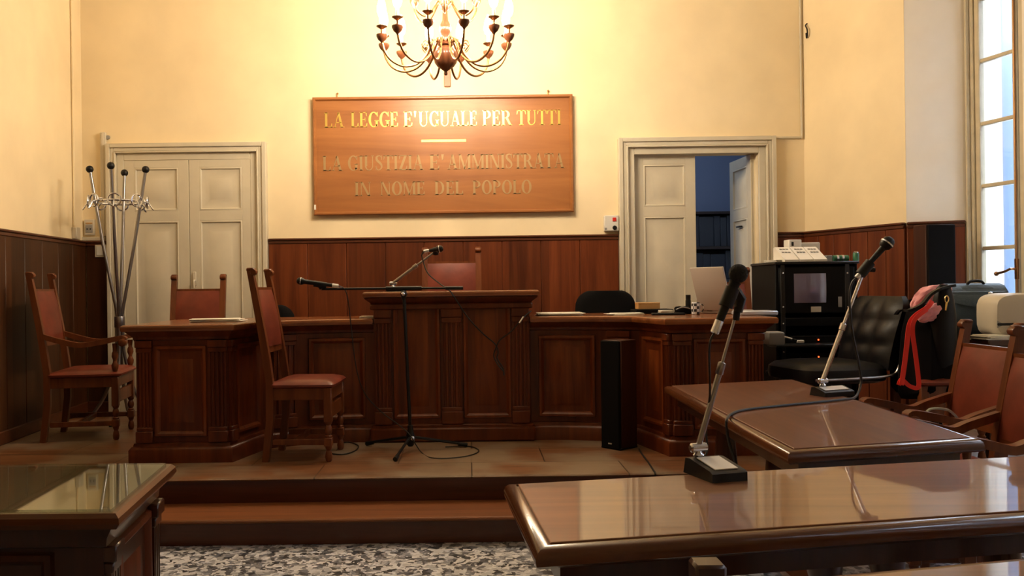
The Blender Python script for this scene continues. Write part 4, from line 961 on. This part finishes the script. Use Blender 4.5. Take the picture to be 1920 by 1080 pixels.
def laptop():
    A = Vector((at(1313, 583, 5.93).x, 5.93, E)); Bq = Vector((at(1375, 583, 5.72).x, 5.72, E)); e = (Bq-A).normalized(); L = (Bq-A).length
    n = Vector((e.y, -e.x, 0));  n = n if n.y < 0 else -n
    c = (A+Bq)/2; r = thing('laptop', 'open taupe laptop seen from behind on the right bench wing', 'laptop', tuple(c), 0, world=True)
    up = Vector((0, 0, 1))
    def slabq(m, o, u, v, w, t, ins=.006):
        for_ = []
        for d, i in ((0, ins), (ins*.6, 0), (t-ins*.6, 0), (t, ins)):
            for_.append([o + u.normalized()*(a*(u.length-2*i)+i) + v.normalized()*(b*(v.length-2*i)+i) + w*d for a, b in ((0, 0), (1, 0), (1, 1), (0, 1))])
        m.rings(for_)
    m = B(); slabq(m, A + up*.002, Bq-A, -n*.22, up, .022); m.build('keyboard_base', M['lap'], r)
    v = (n*.095 + up*.285); w = v.normalized().cross(e).normalized(); w = w if w.dot(n) > 0 else -w
    m = B(); slabq(m, A + up*.024 + n*.0, Bq-A, v, w, .014); ld = m.build('lid', M['lap'], r)
    m = B(); slabq(m, A + up*.024 + v*.07 + e*(L*.06) - w*.0015, (Bq-A)*.88, v*.86, w, .0015, .0003); m.build('screen', M['screen'], ld)
    m = B(); m.lathe([(.007, -.02), (.008, -.018), (.008, .018), (.007, .02)], 10, along(A + e*(L*.3) + up*.024, e)); m.lathe([(.007, -.02), (.008, -.018), (.008, .018), (.007, .02)], 10, along(A + e*(L*.7) + up*.024, e)); m.build('hinge', M['black'], r)
laptop()

# ------------------------------------------------------------------ equipment rack
def rack():
    Y0, Y1 = 5.75, 6.24; x0, x1 = at(1455, 540, Y0).x, at(1609, 540, Y0).x; zt = at(1455, 491, Y0).z
    r = thing('equipment_rack', 'black equipment rack with a dark monitor beside the right bench wing', 'equipment rack', ((x0+x1)/2, (Y0+Y1)/2, PZ), world=True)
    m = B(); m.span((x0, Y0+.01, PZ+.03), (x0+.018, Y1, zt-.018), .002); m.span((x1-.018, Y0+.01, PZ+.03), (x1, Y1, zt-.018), .002); m.span((x0, Y1-.015, PZ+.03), (x1, Y1, zt-.018)); m.span((x0, Y0+.01, PZ), (x1, Y1, PZ+.03), .004); m.build('cabinet', M['rackm'], r)
    m = B(); m.span((x0-.008, Y0-.006, zt-.018), (x1+.008, Y1+.005, zt), .004); m.build('top_panel', M['blackm'], r)
    z = lambda y: at(1500, y, Y0).z
    m = B(); m.span((x0+.02, Y0+.004, z(588)), (x1-.02, Y0+.12, z(500)), .006); mo = m.build('monitor', M['rackm'], r)
    sx0, sx1 = at(1489, 540, Y0).x, at(1549, 540, Y0).x
    zc, zh = (z(568)+z(513))/2, (z(513)-z(568))/2; xc, xh = (sx0+sx1)/2, (sx1-sx0)/2; R = []     # slightly domed picture tube
    for j in range(9):
        b = -1 + j/4; R.append([(xc + xh*a, Y0 - .013 + .009*(a*a) + .005*(b*b), zc + zh*b) for a in [-1 + k/4 for k in range(9)]] + [(xc + xh*a, Y0+.03, zc + zh*b) for a in [1 - k/4 for k in range(9)]])
    m = B(); m.rings(R); m.build('screen', M['screen'], mo)
    q = at(1530.5, 580, Y0); m = B(); m.span((q.x-.033, Y0+.001, q.z-.018), (q.x+.033, Y0+.006, q.z+.018), .001); m.build('sticker', M['cream'], mo)
    q = at(1575.5, 566, Y0); m = B(); m.span((q.x-.012, Y0+.001, q.z-.034), (q.x+.012, Y0+.006, q.z+.034), .001); m.build('sticker', M['grey'], mo)
    for px_ in (1469, 1590):
        q = at(px_, 600, Y0); m = B(); m.span((q.x-.014, Y0+.002, PZ+.04), (q.x+.014, Y0+.012, zt-.02), .001); rl = m.build('rack_rail', M['blackm'], r)
        for y in (512, 576, 607, 660, 676, 692, 704):
            zz = at(px_, y, Y0).z
            m = B(); m.lathe([(.001, 0), (.006, .001), (.006, .004), (.003, .005)], 8, along((q.x, Y0+.003, zz), (0, -1, 0))); m.build('screw', M['chrome'], rl)
    for a, b, nm in ((596, 612, 'drawer_front'), (630, 652, 'amplifier'), (662, 684, 'amplifier'), (690, 730, 'drawer_front')):
        m = B(); m.span((x0+.045, Y0+.006, z(b)), (x1-.045, Y0+.30, z(a)), .004); u = m.build(nm, M['rackm'], r)
        if nm == 'amplifier':
            for k in (.16, .40):
                m = B(); m.lathe([(.013, 0), (.014, .002), (.012, .014), (.001, .015)], 12, along((x0+k, Y0+.006, (z(a)+z(b))/2), (0, -1, 0))); m.build('knob', M['blackm'], u)
            m = B(); m.box((at(1535, 638, Y0).x, Y0+.004, (z(a)+z(b))/2+.012), (.008, .006, .008)); m.build('indicator_light', M['led'], u)
    m = B(); m.span((x0-.06, Y0-.17, .865), (x1-.10, Y0+.01, .882), .003); m.build('pull_out_shelf', M['black'], r)
    # things on the shelf and on the top
    d = thing('handset', 'grey desk unit with a silver arm on the rack\'s pull-out shelf', 'device', (at(1452, 630, Y0-.1).x, Y0-.09, .8825), R_(0))
    m = B(); m.rings([[(x, y, z) for x, y in ((-.05-i, -.06-i), (.05+i, -.06-i), (.05+i, .06+i), (-.05-i, .06+i))] for z, i in ((0, -.004), (.006, 0), (.075, -.003), (.082, -.010))]); m.build('unit_body', M['grey'], d)
    m = B(); m.tube([(.045, -.03, .05), (.10, -.045, .035)], [.009, .009], 10); m.build('arm', M['chrome'], d)
    m = B(); m.tube([(.10, -.045, .035), (.135, -.05, .024)], .007, 10); m.build('arm', M['black'], d)
    m = B(); m.box((.150, -.052, .019), (.045, .02, .018), .003); m.build('end_tab', M['white'], d)
    T0 = zt + .0005
    def wedge(px0, px1, lab_, yb=6.02, yf=5.80, h=.105):
        xa = at(px0, 490, yf).x; xb = at(px1, 490, yf).x; w = xb-xa-.004; o = thing('desk_console', lab_, 'console', ((xa+xb)/2, yf, T0), 0, 'sloped consoles on the rack')
        m = B(); m.rings([[(s, y, z) for y, z in ((0, 0), (0, .014), (yb-yf-.03, h), (yb-yf, h-.006), (yb-yf, 0))] for s in (-w/2, w/2)]); m.build('console_body', M['white'], o)
        n = Vector((0, -(h-.014), yb-yf-.03)).normalized()
        for k in (.56, .80):
            c = Vector((0, (yb-yf-.03)*k, .014 + (h-.014)*k)) + n*.002
            for j in (-1, 0, 1):
                m = B(); m.box((0, 0, 0), (w*.17, .014, .005), .001, Matrix.Translation(c + Vector((j*w*.22, 0, 0))) @ Matrix.Rotation(math.atan2(h-.014, yb-yf-.03), 4, 'X')); m.build('button', M['grey'], o)
        return o
    wedge(1500, 1526, 'white sloped console, the middle of three on the rack top')
    wedge(1526, 1552, 'white sloped console, the rightmost of three on the rack top')
    wedge(1471, 1499, 'white sloped console, the leftmost of three, below the upright box')
    q0, q1 = at(1474, 450, 6.10), at(1498, 463, 6.10)
    o = thing('upright_box', 'upright white box with dark slot behind the sloped consoles', 'box', ((q0.x+q1.x)/2, 6.10, T0), world=True)
    m = B(); m.span((q0.x, 6.05, T0), (q1.x, 6.15, q0.z), .004); m.build('box_body', M['white'], o)
    q = at(1486, 457.5, 6.05); m = B(); m.box((q.x, 6.0495, q.z), (.015, .004, .028), .001); m.build('slot', M['black'], o)
    q0, q1 = at(1499, 455, 6.12), at(1536, 462, 6.12)
    o = flatbox('binder_clip_box', 'long grey strip box lying behind the two right consoles', 'box', ((q0.x+q1.x)/2, 6.13, T0), (q1.x-q0.x, .05, q0.z-T0), 'cream', 0, .004)
    q0, q1 = at(1432, 489, 6.0), at(1468, 489, 6.0)
    sheets('paper_stack', 'loose pale papers on the left end of the rack top', ((q0.x+q1.x)/2+.012, 5.96, T0), (.085, .20), R_(8), 4, .004)
    q = at(1556, 486, 5.86); flatbox('small_box', 'small grey box right of the sloped consoles on the rack', 'box', (q.x, 5.9, T0), (.045, .05, .042), 'grey', .1, .003)
    q0, q1 = at(1562, 484, 5.88), at(1590, 484, 5.88)
    o = thing('flashlight', 'dark torch with silver bands lying on the rack top', 'torch', (q0.x, 5.88, T0+.022), world=True)
    m = B(); m.tube([(q0.x, 5.88, T0+.022), (q1.x, 5.88, T0+.022)], .020, 14); m.build('torch_body', M['green'], o)
    for k in (.2, .55): m = B(); m.tube([Vector((q0.x, 5.88, T0+.022)) + Vector(((q1.x-q0.x)*k, 0, 0)), Vector((q0.x, 5.88, T0+.022)) + Vector(((q1.x-q0.x)*(k+.14), 0, 0))], .0215, 14); m.build('band', M['chrome'], o)
    q = at(1605, 485, 5.88); o = thing('can', 'small green can standing at the right end of the rack top', 'can', (q.x, 5.88, T0))
    m = B(); m.lathe([(.016, 0), (.020, .003), (.020, .05), (.017, .056)], 16); m.build('can_body', M['green'], o)
    m = B(); m.lathe([(.017, .056), (.017, .062), (.012, .064)], 16); m.build('lid', M['chrome'], o)
rack()

# ------------------------------------------------------------------ the corner by the window
def window_corner():
    TT = .945
    r = thing('side_table', 'dark side table under the window holding the printer and bag', 'table', (3.11, 5.15, PZ), world=True)
    m = B(); m.span((2.84, 4.82, TT-.035), (3.355, 5.50, TT), .006); m.build('tabletop', M['tleg'], r)
    for x in (2.87, 3.32):
        for y in (4.86, 5.46): m = B(); m.box((x, y, (PZ+TT-.035)/2), (.045, .045, TT-.035-PZ), .004); m.build('leg', M['tleg'], r)
    m = B(); m.span((2.88, 4.85, TT-.12), (3.32, 4.872, TT-.036)); m.span((2.872, 4.87, TT-.12), (2.89, 5.46, TT-.036)); m.span((3.31, 4.87, TT-.12), (3.328, 5.46, TT-.036)); m.build('apron', M['tleg'], r)
    sheets('paper_stack', 'white papers sticking out beside the printer by the window', (2.915, 4.92, TT+.0005), (.13, .17), R_(4), 6, .004)
    # printer
    x0 = at(1862, 590, 4.97).x; zt = at(1885, 551, 4.97).z
    r = thing('printer', 'rounded beige printer with dark paper slot by the window', 'printer', (x0+.2, 5.05, TT+.0005), world=True)
    w, h = .37, zt-TT; R = []
    def sec(i): 
        out = []
        for k in range(32):
            a = 2*PI*k/32; c, s_ = math.cos(a), math.sin(a); out.append((math.copysign(abs(c)**.55, c)*(w/2-i), math.copysign(abs(s_)**.42, s_)*(h/2-i)))
        return out
    for i, y in ((.03, 4.935), (.008, 4.945), (0, 4.965), (0, 5.13), (.01, 5.15), (.03, 5.155)):
        R.append([(x0+w/2+a, y, TT+.003+h/2+b) for a, b in sec(i)])
    m = B(); m.rings(R); m.build('printer_body', M['cream'], r)
    q = at(1890, 608, 4.935); m = B(); m.box((q.x+.06, 4.934, q.z), (.24, .008, .014), .002); m.build('paper_slot', M['black'], r)
    m = B(); m.rings([[(q.x-.06, 4.932, q.z-.02), (q.x-.06, 4.932, q.z+.02), (q.x-.03, 4.932, q.z+.004), (q.x-.03, 4.932, q.z-.004)], [(q.x-.06, 4.938, q.z-.02), (q.x-.06, 4.938, q.z+.02), (q.x-.03, 4.938, q.z+.004), (q.x-.03, 4.938, q.z-.004)]]); m.build('slot_guide', M['grey'], r)
    # shoulder bag
    xa, xb = 2.865, 3.215; zb = TT+.001; zt = at(1830, 533, 5.32).z
    r = thing('shoulder_bag', 'blue-grey nylon bag with flap standing beside the printer', 'bag', ((xa+xb)/2, 5.32, zb), world=True)
    R = []
    for z, sx, sy in ((zb, .92, .055), (zb+.02, .97, .072), (zb+.12, 1.0, .080), (zb+.22, .98, .075), (zt-.03, .97, .066), (zt-.008, .94, .045), (zt, .85, .015)):
        R.append([((xa+xb)/2 + math.copysign(abs(math.cos(a))**.4, math.cos(a))*(xb-xa)/2*sx, 5.32 + math.copysign(abs(math.sin(a))**.6, math.sin(a))*sy*(1+.08*math.sin(5*a)), z + (.006*math.sin(7*a) if z > zb+.1 and z < zt else 0)) for a in [2*PI*k/32 for k in range(32)]])
    m = B(); m.rings(R); m.build('bag_body', M['bag'], r)
    R = []
    for k in range(13):
        t = k/12; x = xa + (xb-xa)*(.015+.97*t); drop = .105 + .03*math.sin(PI*t)
        pts = [(x, 5.36, zt-.03), (x, 5.33, zt+.006), (x, 5.28, zt-.006), (x, 5.243, zt-.045), (x, 5.232, zt-drop*.7), (x, 5.228+.003*math.sin(9*t), zt-drop), (x, 5.235, zt-drop), (x, 5.24, zt-.045), (x, 5.29, zt-.016), (x, 5.33, zt-.006)]
        R.append(pts)
    m = B(); m.rings(R); fl = m.build('flap', M['bag'], r)
    m = B(); m.sphere(((xa*.35+xb*.65), 5.2255, zt-.055), .016, 12, sc=(1, 1, .6)); m.build('emblem', M['chrome'], fl)
    m = B(); m.tube(smoothpts([(3.0, 5.30, zt), (3.02, 5.30, zt+.018), (3.08, 5.30, zt+.018), (3.10, 5.30, zt)], 4), .008, 8); m.build('carry_handle', M['bagd'], r)
    m = B(); m.ribbon(smoothpts([(xa+.02, 5.30, zt-.01), (xa-.01, 5.26, zt-.03), (xa-.03, 5.22, zt-.12), (xa-.03, 5.2, zt-.25), (xa+.0, 5.21, zb+.01)], 5), (0, 1, 0), .035, .005); m.build('shoulder_strap', M['bagd'], r)
    # chair under the coat
    chair('side_chair', 'wooden chair almost hidden under the black coat by the window', (2.645, 4.99, PZ), R_(0), w=.36, d=.36, h=.84)
    def heap(name, label, cat, rings, mat, seed, amp=.016, n=36):
        rnd = random.Random(seed); ph = [rnd.uniform(0, 6) for _ in range(8)]; R = []
        for i, (cx, cy, z, rx, ry) in enumerate(rings):
            R.append([(cx + (rx + amp*math.sin(5*a+ph[0]+.25*i) + amp*.7*math.sin(9*a+ph[1]-.2*i) + amp*.4*math.sin(14*a+ph[2]))*math.cos(a), cy + (ry + amp*math.sin(4*a+ph[3]+.2*i) + amp*.6*math.sin(8*a+ph[4]))*math.sin(a), z + amp*.8*math.sin(3*a+ph[5])) for a in [2*PI*k/n for k in range(n)]])
        m = B(); m.rings(R); return tag(m.build(name, M[mat]), label, cat)
    px = lambda x, y, Y=4.93: at(x, y, Y)
    c0, c1, c2, c3 = px(1752, 572), px(1748, 620), px(1742, 690), px(1738, 742)
    heap('coat', 'black coat draped over a chair back beside the window', 'coat',
         [(c0.x, 5.02, c0.z+.03, .02, .02), (c0.x, 5.02, c0.z+.01, .09, .06), (c0.x, 5.01, c0.z-.03, .13, .10), (c1.x, 5.0, c1.z, .15, .14), (c2.x, 4.98, c2.z, .16, .17), (c3.x, 4.97, c3.z+.03, .15, .17), (c3.x, 4.97, c3.z, .13, .15)], 'coat', 3)
    # black handbag with a brass clasp, hanging in front of the coat at the right
    a, b = px(1755, 545, 4.80), px(1806, 545, 4.80)
    hb = thing('handbag', 'glossy black handbag with a brass clasp hung beside the black coat', 'handbag', ((a.x+b.x)/2, 4.86, at(1780, 690, 4.8).z), world=True)
    R = []
    for y, hw, hy in ((697, .05, .02), (680, .065, .040), (640, .072, .048), (590, .066, .045), (560, .055, .036), (540, .040, .022), (533, .022, .008)):
        q = at(1781, y, 4.80); R.append([(q.x + math.cos(t)*hw*(1+.06*math.sin(5*t)), 4.86 + math.sin(t)*hy, q.z) for t in [2*PI*k/24 for k in range(24)]])
    m = B(); m.rings(R); m.build('handbag_body', M['bleather'], hb)
    m = B(); q = at(1775, 561, 4.80); m.tube([(q.x+.010*math.cos(t), 4.80, q.z+.018*math.sin(t)) for t in [2*PI*j/16 for j in range(17)]], .0035, 6); m.tube([at(1775, 567, 4.80), at(1773, 582, 4.80)], [.006, .004], 6); m.build('clasp', simple('bright_brass', (.8, .6, .25), .2, 1.0), hb)
    m = B(); m.ribbon(smoothpts([at(1790, 535, 4.84), at(1765, 541, 4.83), at(1745, 552, 4.83), at(1728, 571, 4.83), at(1705, 582, 4.85), at(1688, 582, 4.9), at(1680, 590, 4.95)], 5), (0, 1, 0), .03, .014); m.build('handbag_strap', M['bleather'], hb)
    # scarf: two lumps of pink cloth
    q1 = px(1748, 562); q2 = px(1752, 584)
    sc_ = thing('scarf', 'bundled pink scarf on top of the black coat', 'scarf', (q1.x, 4.92, q1.z), world=True)
    def lump(pts, rad, seed):
        P = smoothpts(pts, 5); n = len(P); rnd = random.Random(seed); R = []
        for i, p in enumerate(P):
            t = (P[min(i+1, n-1)] - P[max(i-1, 0)]).normalized(); u = t.cross(Vector((0, 1, 0))).normalized(); v = t.cross(u); w = rad*(math.sin(PI*(.06+.88*i/(n-1)))**.6)
            R.append([p + (u*math.cos(a) + v*math.sin(a))*w*(1 + .13*math.sin(6*a+i*.5) + .08*math.sin(11*a-i)) for a in [2*PI*k/22 for k in range(22)]])
        mm = B(); mm.rings(R); return mm
    lump([at(1712, 578, 4.96), at(1728, 560, 4.96), at(1750, 548, 4.97), at(1782, 541, 4.98)], .042, 1).build('upper_fold', M['pink'], sc_)
    lump([at(1722, 600, 4.87), at(1738, 590, 4.86), at(1755, 580, 4.86), at(1768, 568, 4.87)], .040, 2).build('lower_fold', M['pink'], sc_)
    # red ribbon strap
    # a flat woven band, doubled
    rb_ = thing('strap', 'bright red fabric strap looped down over the black coat', 'strap', tuple(px(1715, 640, 4.76)), world=True)
    m = B(); Yq = 4.765
    m.ribbon(smoothpts([at(1748, 564, Yq), at(1738, 577, Yq-.01), at(1716, 592, Yq), at(1705, 610, Yq), at(1700, 650, Yq), at(1695, 690, Yq), at(1690, 722, Yq)], 6), (.3, 1, 0), .008, .024); m.build('left_band', M['strap'], rb_)
    m = B(); m.ribbon(smoothpts([at(1738, 580, Yq-.012), at(1716, 598, Yq-.012), at(1711, 620, Yq-.01), at(1716, 660, Yq), at(1721, 700, Yq), at(1722, 726, Yq), at(1706, 724, Yq+.01), at(1691, 712, Yq+.01), at(1685, 722, Yq+.01)], 6), (.3, 1, 0), .008, .022); m.build('right_band', M['strap'], rb_)
window_corner()
Yc = 4.33
cable([at(1806, 648, 4.4), at(1795, 672, Yc), at(1790, 705, Yc), at(1793, 740, Yc-.03), at(1798, 765, Yc-.05), at(1799, 800, Yc-.08), at(1797, 838, Yc-.1)], 'pale cable hanging down by the back post of the right armchair', .006, 'pcable', name='pale_cable')
cable([at(1738, 772, 4.02), at(1745, 767, 4.02), at(1760, 766, 4.02), at(1780, 770, 4.05), at(1796, 785, 4.12), at(1800, 800, 4.2)], 'pale cable loop lying behind the armrest of the right armchair', .006, 'pcable', name='pale_cable')
cable([g(1198, 842), g(1205, 853), g(1215, 866), g(1224, 880), Vector((g(1226, 884).x, 4.682, PZ+.004)), Vector((g(1228, 886).x, 4.676, PZ-.03)), Vector((g(1230, 888).x, 4.68, SZ+.05))], 'black cable crossing the dais edge beside the tower loudspeaker', .005, name='floor_cable')

# ------------------------------------------------------------------ on the walls
q0, q1 = at(1131, 405, YB), at(1160, 434, YB)
r = thing('alarm_box', 'white wall box with red button and black knob beside the open door', 'wall box', ((q0.x+q1.x)/2, YB-.001, q1.z), world=True)
m = B(); m.span((q0.x, YB-.06, q1.z), (min(q1.x, DRX0-.004), YB-.001, q0.z), .006); m.build('box_body', M['white'], r)
q = at(1152, 411.5, YB-.06); m = B(); m.box((q.x, YB-.062, q.z), (.03, .008, .032), .002); m.build('red_button', M['red'], r)
q = at(1152.5, 427, YB-.06); m = B(); m.lathe([(.018, 0), (.019, .003), (.016, .012), (.001, .013)], 16, along((q.x, YB-.06, q.z), (0, -1, 0))); m.build('knob', M['black'], r)
q = at(1136, 429, YB-.06); m = B(); m.box((q.x, YB-.0605, q.z), (.018, .002, .018)); m.build('label', M['grey'], r)
lY = 7.17; lX = lx(lY)
q = at(139, 435, lY); m = B(); m.tube([(lX+.012, lY, CZ-.01), (lX+.012, lY, q.z+.05)], .010, 8); tag(m.build('conduit_pipe', M['plaster'], None), 'thin cream pipe running down the left wall near the corner', 'pipe')
m = B(); m.box((lX+.022, lY+.01, q.z-.01), (.04, .075, .10), .006); tag(m.build('junction_box', M['cream'], None), 'small cream box at the foot of the left wall pipe', 'junction box')
q0, q1 = at(160, 412, YB), at(179, 441, YB)
r = thing('wall_socket', 'grey wall socket above the panelling behind the coat stand', 'socket', ((q0.x+q1.x)/2, YB-.001, q1.z), world=True)
m = B(); m.span((q0.x, YB-.025, q1.z), (q1.x, YB-.001, q0.z), .004); m.build('socket_plate', M['cream'], r)
m = B(); m.span((q0.x+.012, YB-.030, q1.z+.02), (q1.x-.012, YB-.022, q0.z-.045), .003); m.build('socket_face', M['grey'], r)
m = B(); m.span((q0.x+.014, YB-.029, q0.z-.038), (q1.x-.014, YB-.022, q0.z-.026), .002); m.build('pilot_strip', M['card'], r)
for dx in (.028, .055): m = B(); m.lathe([(.001, 0), (.006, .001), (.006, .004), (.001, .005)], 8, along((q0.x+dx, YB-.029, (q0.z+q1.z)/2-.015), (0, -1, 0))); m.build('socket_hole', M['black'], r)
q0, q1 = at(162, 443, YB), at(204, 451, YB)
m = B(); m.span((q0.x-.03, YB-.03, WZ+.001), (q1.x-.02, YB-.001, WZ+.034), .004); tag(m.build('cable_duct', M['cream'], None), 'short horizontal cream duct along the panelling top in the left corner', 'duct')
q0, q1 = at(190, 249, YB), at(203, 440, YB)
r = thing('wall_trunking', 'vertical cream trunking beside the closed double door', 'trunking', ((q0.x+q1.x)/2, YB-.001, WZ+.03), world=True)
m = B(); m.span((q0.x, YB-.035, WZ+.036), (q1.x, YB-.001, q0.z), .005); m.build('trunking_body', M['cream'], r)
m = B(); m.span((q0.x+.012, YB-.040, WZ+.037), (q1.x-.012, YB-.030, q0.z-.01), .003); m.build('trunking_cover', M['cream'], r)
q = at(206, 257, YB-.02); m = B(); m.lathe([(.012, 0), (.018, .004), (.016, .016), (.001, .018)], 12, along((q1.x+.012, YB-.001, q.z), (0, -1, 0))); m.build('end_plug', M['grey'], r)
q0, q1 = at(178, 459, YB-.03), at(203, 482, YB-.03)
r = thing('wall_plate', 'square cream blank plate on the dark panelling behind the coat stand', 'wall plate', ((q0.x+q1.x)/2, YB-.03, q1.z), world=True)
m = B(); m.span((q0.x, YB-.034, q1.z), (min(q1.x+.01, DLX0-.004), YB-.0225, q0.z), .003); m.build('plate', M['cream'], r)
m = B(); m.span((q0.x+.015, YB-.038, q1.z+.015), (q1.x-.005, YB-.033, q0.z-.015), .002); m.build('plate_cover', M['white'], r)
q0, q1, q2 = at(1502, -40, YB), at(1506.5, 258, YB), at(1453, 257.5, YB)
m = B(); m.tube(smoothpts([(RC[0]-.022, YB-.012, CZ-.01), (RC[0]-.022, YB-.012, q1.z+.4), (RC[0]-.022, YB-.012, q1.z+.03), (RC[0]-.03, YB-.012, q1.z+.004), (RC[0]-.06, YB-.012, q1.z), (DRX1+.005, YB-.012, q1.z)], 4), .010, 8); tag(m.build('conduit_pipe', M['door'], None), 'thin cream pipe down the right corner turning to the open door frame', 'pipe')
d_ = Vector((PC[0]-RC[0], PC[1]-RC[1], 0)).normalized(); wn_ = Vector((d_.y, -d_.x, 0)); wn_ = wn_ if wn_.x < 0 else -wn_
q = Vector((RC[0], RC[1], at(1511, 58, 7.35).z)) + d_*.06
m = B(); m.tube(smoothpts([q + Vector((0, 0, .06)) + wn_*.003, q + Vector((0, 0, .04)) + wn_*.02, q + d_*.03 + wn_*.03, q + Vector((0, 0, -.05)) + d_*.02 + wn_*.02, q + Vector((0, 0, -.06)) + wn_*.012, q + Vector((0, 0, -.02)) + wn_*.015], 5), .006, 6)
tag(m.build('wire_hook', M['blackm'], None), 'small dark wire hook high on the right wall near the corner', 'hook')

for o in bpy.data.objects:
    if '_w' in o: del o['_w']
